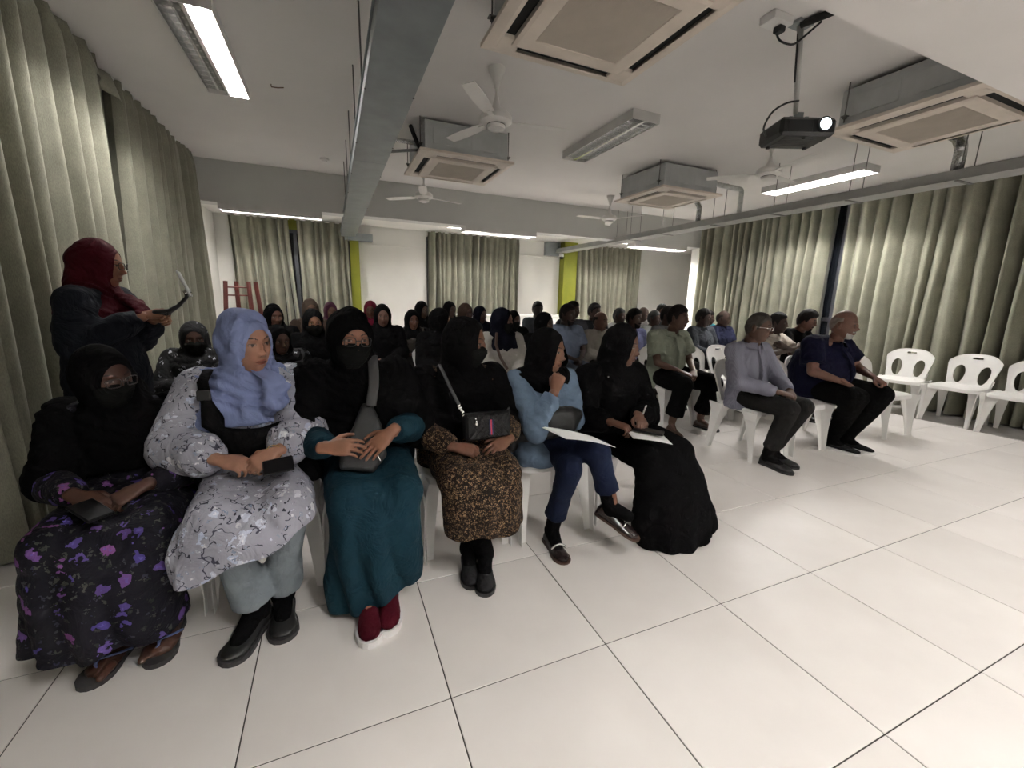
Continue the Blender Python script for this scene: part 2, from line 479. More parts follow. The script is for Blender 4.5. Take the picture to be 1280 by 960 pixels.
curtain('sage green curtain on the back wall just left of the narrow dark window gap', 1, YB-.15, -.70, .24, .03, 2.60, 8, .15, .075, None, .05, .12, sign=-1, res=.013)
curtain('sage green back curtain between the dark window gap and the first green pillar', 1, YB-.17, .38, 1.25, .03, 2.60, 9, .15, .075, None, .05, .05, sign=-1, res=.013)
curtain('sage green curtain in the middle of the back wall between two white wall panels', 1, YB-.15, 2.83, 4.90, .03, 2.60, 12, .15, .075, sign=-1, res=.013)
curtain('sage green back curtain right of the second green pillar, under the tray end', 1, YB-.15, 6.44, 8.36, .03, 2.60, 14, .15, .075, None, .1, 0, sign=-1, res=.013)
curtain('long sage green curtain on the right wall beyond its grey gap, behind the seated men', 0, 7.88, 2.50, 4.98, .02, 2.915, 17, .15, .08, None, 0, 0, sign=-1)
curtain('long sage green curtain on the right wall behind the empty white chairs', 0, 7.88, -2.4, 2.32, .02, 2.915, 19, .18, .07, None, .0, -.02, sign=-1)
# the loose header strip hanging over the gap in the left curtains
s = Soup(); N = 14; V = []; Fs = []
for i in range(N+1):
    t = i/N; y = 2.42+.42*t
    for k in range(5):
        V.append((-.585+.035*math.sin(i*.6)+.01*k, y, 2.90-.16*k/4-.05*t))
for i in range(N):
    for k in range(4): a = i*5+k; Fs.append((a, a+1, a+6, a+5))
V, Fs = solidify(V, Fs, A(.004, 0, 0)); V = V - A(-.58, 2.7, 2.8)
me = mesh('curtain_header', V, Fs, m_curtain, True, True)
obj('curtain_header', me, None, (-.58, 2.7, 2.8), label='loose drooping header strip of curtain cloth over the gap in the left curtains', category='curtain')

# ------------------------------------------------------------------ lamps
m_lit = emit('lit_fluorescent_tube', (1.0, .97, .93), TUBE_POWER); m_lit2 = emit('lit_bay_tube', (1.0, .97, .93), TUBE_POWER*.28)
m_unlit = plain('unlit_fluorescent_tube', (.7, .7, .68), .3)
m_refl = plain('mirror_louver_aluminium', (.78, .78, .78), .18, .9, var=.05)
m_house = plain('light_housing_enamel', (.60, .59, .57), .45)
def fixture(c, L, W, along, label, lit=(True, True), h=.07, n=16, lm=None, group='fluorescent ceiling lights'):
    """surface batten with two tubes over an aluminium louver; c = centre of its top"""
    th = thing('ceiling_light', tuple(c), label, 'ceiling light', group, rot=0 if along == 'y' else PI/2)
    a, b = W/2, L/2; t = .006
    s = Soup(); s.box((-a, -b, -t), (a, b, 0)); s.box((-a, -b, -h), (-a+t, b, -t)); s.box((a-t, -b, -h), (a, b, -t))
    s.box((-a+t, -b, -h), (a-t, -b+t, -t)); s.box((-a+t, b-t, -h), (a-t, b, -t))
    part('housing', s, m_house, th)
    s = Soup()
    for x0, x1 in ((-a+t, -.012), (.012, a-t)):        # folded reflector trough
        P = [(x0, -h+.012), (x0+.02, -.02), ((x0+x1)/2, -.010), (x1-.02, -.02), (x1, -h+.012)]
        V = [(x, y, z) for (x, z) in P for y in (-b+t, b-t)]
        s.add(V, [(2*i, 2*i+1, 2*i+3, 2*i+2) for i in range(4)])
    me = mesh('reflector', s.V(), s.f, m_refl, False); obj('reflector', me, th)
    s = Soup(); q = h-.004
    s.box((-.012, -b+t, -q), (.012, b-t, -q+.03))
    for i in range(1, n):
        y = -b + L*i/n
        for x0, x1 in ((-a+t, -.012), (.012, a-t)): s.box((x0, y-.001, -q), (x1, y+.001, -q+.026))
    part('louver', s, m_refl, th)
    for k, x in enumerate((-W/4, W/4)):
        s = Soup().cap((x, -b+.03, -.030), (x, b-.03, -.030), .008, seg=8, rnd_=False)
        part('tube', s, (lm or m_lit) if lit[k] else m_unlit, th, smooth=True, label='glowing tube' if lit[k] else 'unlit tube')
    return th
fixture((.215, 2.19, H), 1.24, .30, 'y', 'half-lit louvered ceiling light nearest the left curtains, one tube glowing', (False, True))
fixture((3.57, 2.26, H), 1.24, .30, 'y', 'unlit louvered ceiling light in the middle of the ceiling, left of the projector', (False, False), h=.08)
fixture((6.83, 2.22, H), 1.30, .30, 'y', 'lit louvered ceiling light above the long cable tray near the right curtains', (True, True), h=.08)
fixture((.22, 5.33, 2.41), 1.25, .27, 'x', 'dim louvered light under the back beam at left, above the dark window gap', (False, True), h=.075, lm=m_lit2)
fixture((3.61, 5.33, 2.41), 1.28, .27, 'x', 'lit louvered light under the back beam above the middle curtain', (True, True), h=.075, lm=m_lit2)
fixture((7.04, 5.33, 2.41), 1.30, .27, 'x', 'lit louvered light under the back beam at far right below the tray', (True, True), h=.075, lm=m_lit)
# the same row goes on over the bay behind the beam and over the stage side, out of view
for x, wh in ((.2, 'left'), (3.6, 'middle'), (7.0, 'right')): fixture((x, 6.3, 2.62), 1.24, .30, 'x', wh+' louvered light on the bay ceiling hidden behind the back beam', (True, True), group='hidden bay lights', lm=m_lit2)
for x, wh in ((1.9, 'left'), (5.2, 'right')): fixture((x, -2.6, H), 1.24, .30, 'y', wh+' louvered ceiling light behind the photographer', (True, True), group='lights behind the photographer')

# ------------------------------------------------------------------ cassette air conditioners
m_grille = plain('air_grille_plastic', (.50, .44, .375), .6, var=.05)
def cassette(x, y, label, z=2.595, slat_n=60):
    th = thing('air_conditioner', (x, y, z), label, 'air conditioner', 'ceiling cassette air conditioners')
    s = Soup(); s.box((-.42, -.42, .035), (.42, .42, .30), bev=.006)
    part('body', s, m_acbody, th)
    for sx, sy in ((1, 0), (-1, 0), (0, 1), (0, -1)):
        for k in (-1, 1):
            s = Soup(); lo = A(-.15, .420, .10); hi = A(.15, .424, .24)
            s.box(lo, hi, bev=.0015)
            ang = {(0, 1): 0, (0, -1): PI, (1, 0): -PI/2, (-1, 0): PI/2}[(sx, sy)]
            V = (s.V() + A(k*.19, 0, 0)) @ rotz(ang).T
            obj('pressed_panel', mesh('pressed_panel', V, s.f, m_acbody, False, True), th)
    # panel: square frame ring with bevel
    def ring(r0, z0, r1, z1, s_, rr=.0):
        V = []; 
        for r, zz in ((r0, z0), (r1, z1)):
            for sx, sy in ((-1, -1), (1, -1), (1, 1), (-1, 1)): V.append((sx*r, sy*r, zz))
        s_.add(V, [(i, (i+1) % 4, 4+(i+1) % 4, 4+i) for i in range(4)])
    s = Soup(); ring(.475, .035, .475, .012, s); ring(.475, .012, .425, 0, s); ring(.475, .035, .40, .035, s); ring(.425, 0, .405, .0, s)
    me = mesh('panel_frame', s.V(), s.f, m_cream, False, True); obj('panel_frame', me, th)
    # dark recess + four flaps
    s = Soup(); s.box((-.41, -.41, .018), (.41, .41, .03)); part('air_slot', s, m_void, th)
    for k in range(4):
        s = Soup(); s.box((-.285, .362, .002), (.285, .402, .010), R=rotx(.18), bev=.002)
        V = s.V() @ rotz(k*PI/2).T
        obj('flap', mesh('flap', V, s.f, m_cream, False, True), th)
        s = Soup(); s.box((.30, .30, -.001), (.412, .412, .02), bev=.003)   # corner cover
        V = s.V() @ rotz(k*PI/2).T
        obj('corner_cover', mesh('corner_cover', V, s.f, m_cream, False, True), th)
    s = Soup(); ring(.345, .016, .345, -.008, s); ring(.345, -.008, .325, -.014, s); ring(.325, -.014, .25, -.012, s); ring(.25, -.012, .245, -.004, s)
    me = mesh('intake_frame', s.V(), s.f, m_cream, False, True); fr = obj('intake_frame', me, th)
    s = Soup()
    for i in range(slat_n):
        yy = -.244 + .488*(i+.5)/slat_n
        s.box((-.246, yy-.0022, -.010), (.246, yy+.0022, -.003))
    for i in range(1, 6): xx = -.246+.492*i/6; s.box((xx-.002, -.246, -.008), (xx+.002, .246, -.004))
    part('intake_grille', s, m_grille, fr, kind='stuff')
    s = Soup(); s.box((-.25, -.25, 0), (.25, .25, .004)); part('filter', s, plain('filter_mesh', (.24, .21, .18), .9), fr)
    for sx in (-1, 1):
        for sy in (-1, 1):
            s = Soup().cap((sx*.45, sy*.36, .06), (sx*.45, sy*.36, H-z), .005, seg=6, rnd_=False)
            s.box((sx*.45-.02, sy*.36-.018, .10), (sx*.45+.02, sy*.36+.018, .106))
            s.box((sx*.45-.010, sy*.36-.010, .085), (sx*.45+.010, sy*.36+.010, .10))
            part('hanger_rod', s, m_rod, th)
    return th
cassette(2.205, .30, 'large ceiling air conditioner cassette closest to the camera, at the top edge', slat_n=80)
cassette(2.215, 3.02, 'ceiling air conditioner between the grey trunk and the unlit light, behind the white fan')
cassette(5.03, 2.95, 'smaller-looking ceiling air conditioner above the long tray, beyond the unlit light')
cassette(5.03, .22, 'ceiling air conditioner at the right, partly hidden by the near ceiling beam')

def pipe(name, pts, r, mat, label, cat='pipe', group=None, seg=10):
    c = np.array(pts[0], float)
    P = [np.array(p, float)-c for p in pts]
    # round the corners
    Q = [P[0]]
    for i in range(1, len(P)-1):
        a, b, d = P[i-1], P[i], P[i+1]; k = min(.05, np.linalg.norm(b-a)/2.2, np.linalg.norm(d-b)/2.2)
        p0 = b+unit(a-b)*k; p1 = b+unit(d-b)*k
        for t in (0, .33, .66, 1): Q.append((1-t)**2*p0+2*t*(1-t)*b+t*t*p1)
    Q.append(P[-1])
    s = Soup().loft(Q, r, seg=seg, rnd_=False)
    me = mesh(name, s.V(), s.f, mat, True, True)
    return obj(name, me, None, tuple(c), label=label, category=cat, **({'group': group} if group else {}))
pipe('foil_pipe', [(1.48, 3.00, 2.80), (1.62, 3.0, 2.80), (1.86, 2.95, 2.78)], .022, m_foil, 'foil-wrapped pipe running from the grey trunk to the air conditioner behind the fan')
pipe('drain_pipe', [(1.42, 2.86, 2.62), (1.60, 2.86, 2.66), (1.80, 2.86, 2.70)], .014, plain('grey_pipe', (.18, .18, .18), .4), 'thin dark grey pipe below the foil pipe beside the trunk')
pipe('black_hose', [(1.70, 2.80, 2.88), (1.74, 2.74, 2.74), (1.80, 2.78, 2.66), (1.83, 2.9, 2.72)], .02, m_insul, 'tangle of black insulated hose at the left end of the second air conditioner', 'hose')
pipe('foil_pipe', [(5.52, 2.62, 2.78), (6.0, 2.62, 2.77), (6.0, 2.62, 2.46)], .030, plain('white_wrap', (.62, .62, .60), .5, var=.15, nscale=30), 'white wrapped pipe bending down from the third air conditioner into the tray')
pipe('foil_pipe', [(5.5, 3.0, 2.72), (5.62, 3.02, 2.68), (5.93, 3.25, 2.66), (5.98, 3.3, 2.42)], .035, m_foil, 'foil-wrapped pipe dropping into the tray behind the third air conditioner')
pipe('foil_pipe', [(5.5, .42, 2.72), (5.9, .44, 2.72), (6.0, .45, 2.66), (6.0, .45, 2.42)], .045, m_foil, 'crinkled foil pipe dropping into the tray beside the right-hand air conditioner')

# ------------------------------------------------------------------ trunking and tray
th = thing('steel_duct', (1.27, 2.5, 2.37), 'wide grey steel cable trunk hanging from the ceiling, running to the back wall at left', 'duct')
c = A(1.27, 2.5, 2.37)
L_ = [(-.4, 2.3), (2.3, 4.75), (4.75, 7.44)]
for a, b in L_:
    s = Soup(); s.box(A(1.135, a+.001, 2.365)-c, A(1.40, b-.001, 2.435)-c, bev=.003)
    s.box(A(1.125, a+.001, 2.430)-c, A(1.41, b-.001, 2.438)-c)
    part('duct_section', s, m_steel, th)
    for k in range(3):
        y = a + (b-a)*(k+.5)/3
        for x in (1.138, 1.397):
            part('bolt', Soup().ell(A(x, y, 2.363)-c, (.006, .006, .004), seg=6, rings=4), m_rod, th)
s = Soup(); s.box(A(1.2, 7.38, 2.30)-c, A(1.72, 7.55, 2.44)-c, bev=.004); part('end_box', s, m_steel, th)
for y in (1.24, 1.99, 2.85, 3.67, 4.50):
    s = Soup().cap(A(1.145, y, 2.43)-c, A(1.145, y, H)-c, .005, seg=6, rnd_=False); part('hanger_rod', s, m_rod, th)
    s = Soup().cap(A(1.39, y, 2.43)-c, A(1.39, y, H)-c, .005, seg=6, rnd_=False); part('hanger_rod', s, m_rod, th)
th = thing('cable_tray', (6.0, 2.8, 2.37), 'long grey cable tray hung on thin rod pairs along the right side', 'cable tray')
c = A(6.0, 2.8, 2.37)
for a, b in ((-2.2, .35), (.35, 2.9), (2.9, 5.3), (5.3, 7.58)):
    s = Soup(); s.box(A(5.89, a, 2.365)-c, A(6.11, b-.002, 2.37)-c); s.box(A(5.89, a, 2.37)-c, A(5.893, b-.002, 2.455)-c); s.box(A(6.107, a, 2.37)-c, A(6.11, b-.002, 2.455)-c)
    s.box(A(5.86, a, 2.365)-c, A(5.89, b-.002, 2.369)-c)
    part('tray_section', s, m_tray, th)
for k, y in enumerate((-.6, .38, 1.23, 2.05, 2.95, 3.95, 4.75, 5.15)):
    for x in (5.895, 6.105):
        s = Soup().cap(A(x, y, 2.36)-c, A(x, y, H)-c, .004, seg=6, rnd_=False); part('hanger_rod', s, m_rod, th)
    s = Soup(); s.box(A(5.87, y-.015, 2.358)-c, A(6.13, y+.015, 2.364)-c); part('bracket', s, m_rod, th)
s = Soup(); s.cap((0, 0, 0), (0, 0, -.05), .045, .05, rnd_=False, seg=16); s.ell((0, 0, -.06), (.04, .04, .045))
th = thing('security_camera', (6.02, 7.45, 2.34), 'tiny white dome security camera under the far end of the cable tray', 'camera')
part('mount', Soup().cap((0, 0, 0), (0, 0, -.06), .055, .06, rnd_=False, seg=16), m_white, th)
part('dome', Soup().ell((0, 0, -.07), (.045, .045, .05)), m_dark, th, smooth=True)
boxobj('junction_box', (5.62, YB-.12, 2.30), (5.98, YB, 2.60), m_steel, label='grey metal box on the back wall left of the second green pillar', category='box')
s = Soup(); s.cap((0, 0, 0), (0, 0, -.025), .05, .055, rnd_=False, seg=18); s.cap((0, 0, -.025), (0, 0, -.04), .035, .03, rnd_=False, seg=18)
me = mesh('smoke_detector', s.V(), s.f, m_white, True, True); me.set_sharp_from_angle(angle=.6)
obj('smoke_detector', me, None, (.92, 4.49, H), label='small round smoke detector on the ceiling left of the grey trunk', category='smoke detector')
s = Soup(); s.loft([(0, 0, 0), (0, 0, -.02), (.05, -.02, -.025), (.09, -.03, -.02)], .004, seg=6)
me = mesh('ceiling_hook', s.V(), s.f, plain('rusty_iron', (.15, .09, .06), .8), True, True)
obj('ceiling_hook', me, None, (.55, 2.6, H), label='small rusty hook stub on the ceiling right of the half-lit light', category='hook')

# ------------------------------------------------------------------ ceiling fans
m_fan = plain('white_fan_enamel', (.72, .70, .67), .4, var=.04)
def fan(x, y, zm, a0, label):
    th = thing('ceiling_fan', (x, y, H), label, 'ceiling fan', 'white ceiling fans'); d = zm-H
    part('canopy', Soup().loft([(0, 0, 0), (0, 0, -.02), (0, 0, -.10), (0, 0, -.14)], [.062, .060, .026, .014], seg=20, rnd_=False), m_fan, th, smooth=True, sharp=50)
    part('down_rod', Soup().cap((0, 0, -.1), (0, 0, d+.05), .011, seg=10, rnd_=False), m_fan, th, smooth=True)
    part('rod_cover', Soup().loft([(0, 0, d+.16), (0, 0, d+.10), (0, 0, d+.05)], [.014, .028, .06], seg=20, rnd_=False), m_fan, th, smooth=True, sharp=50)
    mo = part('motor', Soup().loft([(0, 0, d+.055), (0, 0, d+.045), (0, 0, d+.02), (0, 0, d-.01), (0, 0, d-.03), (0, 0, d-.032), (0, 0, d-.06), (0, 0, d-.075)], [.05, .10, .118, .118, .09, .068, .066, .03], seg=28, rnd_=False), m_fan, th, smooth=True, sharp=40)
    part('motor_band', Soup().loft([(0, 0, d-.030), (0, 0, d-.036)], [.0695, .0695], seg=28, rnd_=False), m_dark, mo, smooth=True, sharp=40)
    for k in range(3):
        s = Soup(); a = a0 + k*2*PI/3
        V = []; n = 10
        for i in range(n+1):
            t = i/n; r = .16 + .42*t; wd = .036+.014*math.sin(t*2.6); tw = .16*(1-.4*t)
            for q in (-1, 1): V.append((r, q*wd, d-.005 + q*wd*tw))
        V, Fs = solidify(V, [(2*i, 2*i+1, 2*i+3, 2*i+2) for i in range(n)], A(0, 0, .003))
        s.add(V, Fs); s.box((.10, -.018, d-.008), (.19, .018, d-.003))
        me = mesh('blade', s.V() @ rotz(a).T, s.f, m_fan, False, True); obj('blade', me, th)
    return th
fan(2.12, 1.56, 2.58, 1.95, 'white ceiling fan nearest the camera, left of the unlit ceiling light')
fan(2.12, 4.30, 2.58, .3, 'white ceiling fan near the back beam, below the second air conditioner')
fan(5.12, 4.32, 2.58, 1.0, 'white ceiling fan near the back beam, left of the third air conditioner')
fan(5.10, 1.56, 2.60, .2, 'white ceiling fan just behind and below the projector')

# ------------------------------------------------------------------ projector
th = thing('projector', (3.72, .33, 2.31), 'black projector hanging from the ceiling with its lens glowing', 'projector')
s = Soup(); s.box((-.17, -.13, 0), (.17, .13, .105), bev=.018); s.box((-.13, -.136, .015), (.02, -.128, .085), bev=.002)
Rp = rotz(-.42)
def rp(s, *a, **k):
    s.v = [v @ Rp.T for v in s.v]; return part(a[0], s, a[1], a[2], **k)
cs = rp(s, 'casing', m_dark, th)
s = Soup()
for i in range(9): s.box((-.12, -.10+.02*i, -.003), (.08, -.09+.02*i, .001))
rp(s, 'vent_slats', plain('dark_grey_plastic', (.05, .05, .052), .4), cs)
for i in range(3):
    s = Soup().cap((-.12+.12*i, .09*(1 if i != 1 else -1), -.012), (-.12+.12*i, .09*(1 if i != 1 else -1), 0), .012, seg=10, rnd_=False)
    rp(s, 'foot', m_dark, th)
s = Soup().loft([(.085, -.125, .058), (.085, -.150, .058), (.085, -.150, .058), (.085, -.135, .058)], [.042, .042, .036, .034], seg=24, rnd_=False)
lr = rp(s, 'lens_ring', m_dark, th, smooth=True, sharp=40)
rp(Soup().ell((.085, -.150, .058), (.033, .014, .033), seg=20), 'lens', emit('projector_lens_glow', (.80, .95, 1.0), 1.6), lr, smooth=True)
s = Soup(); s.box((-.09, -.07, .108), (.09, .07, .116)); s.box((-.02, -.02, .116), (.02, .02, .17)); s.box((-.06, -.01, .105), (-.04, .01, .15)); s.box((.04, -.01, .105), (.06, .01, .15))
rp(s, 'mount_plate', m_steel, th)
s = Soup().loft([(-.03, 0, .16), (-.14, -.03, H-2.31)], [.014, .018], seg=12, rnd_=False)
part('ceiling_pole', s, plain('pole_enamel', (.55, .54, .52), .4), th, smooth=True)
s = Soup(); s.box((-.20, -.07, H-2.325), (-.08, .01, H-2.31)); part('ceiling_plate', s, m_steel, th)
pipe('power_cable', [(3.44, .34, 2.86), (3.42, .30, 2.80), (3.50, .27, 2.78), (3.60, .27, 2.86), (3.62, .2, 2.90)], .006, m_dark, 'black cable looping from the ceiling socket to the projector pole', 'cable')
pipe('power_cable', [(3.66, .30, 2.53), (3.55, .30, 2.50), (3.46, .32, 2.44), (3.45, .36, 2.36), (3.54, .4, 2.34)], .006, m_dark, 'black cable curving from the pole down into the left end of the projector', 'cable')
pipe('conduit_cable', [(3.58, .31, 2.90), (3.60, .30, 2.62)], .006, m_dark, 'black cable hanging straight down beside the projector pole', 'cable')
pipe('conduit_cable', [(3.56, .28, 2.91), (3.60, .1, 2.90), (3.56, -.2, 2.90), (3.50, -.44, 2.88)], .02, m_insul, 'bundle of dark cables running along the ceiling from the pole to the near beam', 'cable')
th = thing('ceiling_socket', (3.40, .32, H), 'white double socket box with a black plug on the ceiling beside the projector pole', 'socket')
part('socket_box', Soup().box((-.08, -.05, -.045), (.08, .05, 0), bev=.004), m_white, th)
part('plug', Soup().box((.0, -.03, -.08), (.05, .02, -.045), bev=.006), m_dark, th)
# ------------------------------------------------------------------ things by the back wall
m_red = plain('red_painted_wood', (.11, .018, .013), .5, var=.12)
th = thing('step_ladder', (-.42, 5.9, 0), 'dark red folding step ladder standing against the left end of the back wall', 'ladder')
for x0, x1, y0 in ((-.20, -.14, 0), (-.06, -.02, .25), (.22, .16, 0), (.32, .24, .25)):
    s = Soup(); s.loft([(x0, -.1 if y0 == 0 else .45, 0), (x1, .1 if y0 == 0 else .2, 1.42)], [.035, .030], [.015, .013], ax=(1, 0, 0), seg=4, rnd_=False)
    part('rail', s, m_red, th)
for i in range(4):
    z = .3+.3*i; s = Soup(); s.box((-.17, -.08+.045*i, z), (.19, .02+.045*i, z+.02)); part('step', s, m_red, th)
part('top_rod', Soup().cap((-.14, .1, 1.33), (.17, .1, 1.33), .010, seg=8), m_red, th, smooth=True)
th = thing('side_table', (4.6, 6.7, 0), 'long white table against the back wall behind the last rows', 'table')
part('tabletop', Soup().box((-1.3, -.25, .90), (1.3, .25, .94), bev=.006), m_white, th)
part('front_panel', Soup().box((-1.25, -.22, .35), (1.25, -.20, .90)), m_white, th)
for sx in (-1, 1):
    for sy in (-1, 1): part('leg', Soup().cap((sx*1.2, sy*.18, 0), (sx*1.2, sy*.18, .90), .02, seg=8, rnd_=False), m_steel, th, smooth=True)
# ------------------------------------------------------------------ white stacking chair
def build_chair():
    root = obj('plastic_chair', None)
    m = m_white
    # backrest: a plate in (u, v), cut by two tear-shaped openings and a hand slot
    nu, nv = 46, 44; W_ = .245; Hh = .375
    def sd(u, v):
        # >0 inside
        wv = .178 + .045*np.clip(v/.25, 0, 1)
        top = Hh - .105*np.clip(np.abs(u)/.235, 0, 1)**3.2
        d = np.minimum(wv-np.abs(u), np.minimum(top-v, v+.0))
        for sx in (-1, 1):
            uu = (u - sx*(.105+.05*(v-.13)))/(.058*(.72+.9*np.clip(v, 0, .25))); vv = (v-.135)/.105
            d = np.minimum(d, (np.sqrt(uu**2+vv**2)-1)*.055)
        hs = np.maximum(np.abs(u)-.035, 0); d = np.minimum(d, np.sqrt(hs**2+(v-.325)**2)-.011)
        return d
    U = np.linspace(-W_, W_, nu+1); Vv = np.linspace(-.005, Hh+.005, nv+1)
    uu, vv = np.meshgrid(U, Vv); uu = uu.ravel(); vv = vv.ravel()
    cells = []
    cu = (U[:-1]+U[1:])/2; cv = (Vv[:-1]+Vv[1:])/2
    for j in range(nv):
        for i in range(nu):
            if sd(cu[i], cv[j]) > 0:
                a = j*(nu+1)+i; cells.append((a, a+1, a+nu+2, a+nu+1))
    cnt = {}
    for f in cells:
        for a, b in zip(f, f[1:]+f[:1]): cnt[(a, b)] = 1
    bd = sorted({x for (a, b) in cnt if (b, a) not in cnt for x in (a, b)})
    p = np.stack([uu, vv], 1)
    for _ in range(14):
        q = p[bd]; e = 1e-4; d = sd(q[:, 0], q[:, 1])
        gx = (sd(q[:, 0]+e, q[:, 1])-d)/e; gy = (sd(q[:, 0], q[:, 1]+e)-d)/e
        L = np.maximum(gx*gx+gy*gy, .05); st = np.clip(d/L, -.006, .006)
        q = q - np.stack([gx*st, gy*st], 1)*.8; p[bd] = q
    used = sorted({x for f in cells for x in f}); mp = {x: i for i, x in enumerate(used)}
    p = p[used]; cells = [tuple(mp[x] for x in f) for f in cells]
    d = sd(p[:, 0], p[:, 1]); u, v = p[:, 0], p[:, 1]
    y = .185 + .085*(v/Hh) + .04*(v/Hh)**2 - .55*u**2
    rim = np.exp(-np.clip(d, 0, 1)/.010)
    P = np.stack([u, y-.003-.004*rim, .418+v*.985], 1)
    V, Fs = solidify(P, cells, np.stack([0*u, .007+.009*rim, 0*u], 1))
    obj('backrest', mesh('backrest', V, Fs, m, True, True).__class__ and (lambda me: (me.set_sharp_from_angle(angle=.9), me)[1])(mesh('backrest', V, Fs, m, True, True)), root)
    # seat: dished plate with a turned-down lip
    n = 14; S = Soup(); rows = []
    def seatpt(r, a, z): 
        c, s_ = math.cos(a), math.sin(a); k = 2/4.5
        x = math.copysign(abs(c)**k, c)*r*.215; yy = math.copysign(abs(s_)**k, s_)*r*.205
        return (x*(1+.06*(-yy/.2)), yy-.0, z)
    seg = 40; V = []
    prof = [(0, .418), (.3, .4185), (.6, .423), (.82, .431), (.93, .434), (.98, .431), (1.0, .422), (1.005, .395), (.985, .395), (.975, .420), (.9, .422), (.6, .413), (.3, .409), (0, .408)]
    for r, z in prof:
        for k in range(seg):
            a = 2*PI*k/seg; q = seatpt(max(r, .004), a, z)
            zz = q[2] - (.022*max(0, -q[1]/.205-.55)**1.5 if True else 0)
            V.append((q[0], q[1], zz))
    Fs = []
    for i in range(len(prof)-1):
        for k in range(seg): k2 = (k+1) % seg; Fs.append((i*seg+k, i*seg+k2, (i+1)*seg+k2, (i+1)*seg+k))
    Fs.append(tuple(range(seg))); Fs.append(tuple((len(prof)-1)*seg+k for k in range(seg))[::-1])
    me = mesh('seat', V, Fs, m, True, True); me.set_sharp_from_angle(angle=.9); obj('seat', me, root)
    # legs: tapering U channels, splayed
    for sx, sy, top, bot in ((-1, -1, (-.180, -.165, .420), (-.203, -.215, 0)), (1, -1, (.180, -.165, .420), (.203, -.215, 0)),
                             (-1, 1, (-.175, .165, .425), (-.200, .235, 0)), (1, 1, (.175, .165, .425), (.200, .235, 0))):
        V = []; sec = [(-1, 1), (-1, -1), (1, -1), (1, -1+.16), (-1+.16, -1+.16), (-1+.16, 1)]
        N = 7
        for i in range(N):
            t = i/(N-1); c = A(*top)*(1-t)+A(*bot)*t
            w_ = .040*(1-t)**1.6+.0195 + .012*max(0, .12-t)/.12
            for a, b in sec:
                V.append((c[0]-a*w_*sx*-1*-1, c[1]+b*w_*(-sy)*-1, c[2]))
        Fs = [(i*6+k, i*6+(k+1) % 6, (i+1)*6+(k+1) % 6, (i+1)*6+k) for i in range(N-1) for k in range(6)]
        Fs.append(tuple(range(6))); Fs.append(tuple((N-1)*6+k for k in range(6)))
        obj('leg', mesh('leg', V, Fs, m, False, True), root)
    # side rails joining back and seat
    for sx in (-1, 1):
        s = Soup().loft([(sx*.176, .13, .415), (sx*.182, .19, .43), (sx*.196, .205, .50)], [.010, .012, .009], [.02, .018, .010], seg=10)
        part('side_rail', s, m, root, smooth=True)
    return root
CHAIR = build_chair(); _first = [True]
def chair(x, y, rot, label, group):
    o = CHAIR if _first[0] else copy_tree(CHAIR)
    _first[0] = False
    o.location = (x, y, 0); o.rotation_euler = (0, 0, rot)
    o['label'] = label; o['category'] = 'chair'; o['group'] = group
    return o
# ------------------------------------------------------------------ people: heads
HA, HB, HC = .0755, .097, .117
def gz(x, z, x0, z0, sx, sz): return np.exp(-((x-x0)/sx)**2-((z-z0)/sz)**2)
def head_pts(ph, th, female=False, off=0.0, feat=1.0, fat=0.0):
    """point of the head surface for longitude ph (0 = face, forward is -y) and latitude th"""
    ct, st_ = np.cos(th), np.sin(th)
    x = HA*np.sin(ph)*ct; y = -HB*np.cos(ph)*ct; z = HC*st_
    zn = st_; low = np.clip((-zn-.05)/.95, 0, 1)
    x = x*(1-(.20-fat)*low**1.3) + 0
    wide = np.sign(x)*np.abs(x/HA)**.9*HA; x = wide
    back = np.clip(y/HB, 0, 1)
    y = y*(1-.30*low*back) - .012*low*(1-back)*(1 if not female else .8)
    z = z + .004*np.clip(zn, 0, 1)
    fr = np.clip((-np.cos(ph)*-1-.15)/.35, 0, 1)*np.clip(ct*3, 0, 1)
    fr = np.clip((np.cos(ph)-.2)/.3, 0, 1)*np.clip(ct*3, 0, 1)
    y = y + .010*fr*np.exp(-(x/.05)**2)*np.clip(1-np.abs(z+.01)/.09, 0, 1)         # flatter face plane
    ax = np.abs(x); k = feat*fr; m = 1 if not female else .8
    d = 0
    d = d + .005*m*gz(ax, z, .028, .030, .022, .009)
    d = d - .011*gz(ax, z, .031, .010, .017, .011)
    d = d + .0065*gz(ax, z, .031, .008, .0125, .0065)
    d = d + .014*gz(x, z, 0, .000, .0085, .020)
    d = d + .024*m**.4*gz(x, z, 0, -.026, .0105, .0125)
    d = d + .010*gz(ax, z, .0125, -.032, .0065, .0065)
    d = d + .006*gz(ax, z, .042, -.016, .018, .018)
    d = d + .008*gz(x, z, 0, -.0555, .021, .0055)
    d = d + .009*gz(x, z, 0, -.0680, .018, .0065)
    d = d - .006*gz(x, z, 0, -.0615, .021, .0018)
    d = d - .003*gz(x, z, 0, -.079, .018, .006)
    d = d + .009*gz(x, z, 0, -.096, .020, .013)
    d = d - .004*gz(ax, z, .030, -.045, .006, .018)*.6
    d = d - .006*gz(ax, z, .060, -.045, .02, .03)*(1-fat*4)
    P = np.stack([x, y - d*k, z], -1)
    n = np.stack([x/HA**2, y/HB**2, z/HC**2], -1); n = n/np.linalg.norm(n, axis=-1, keepdims=True)
    return P + n*off
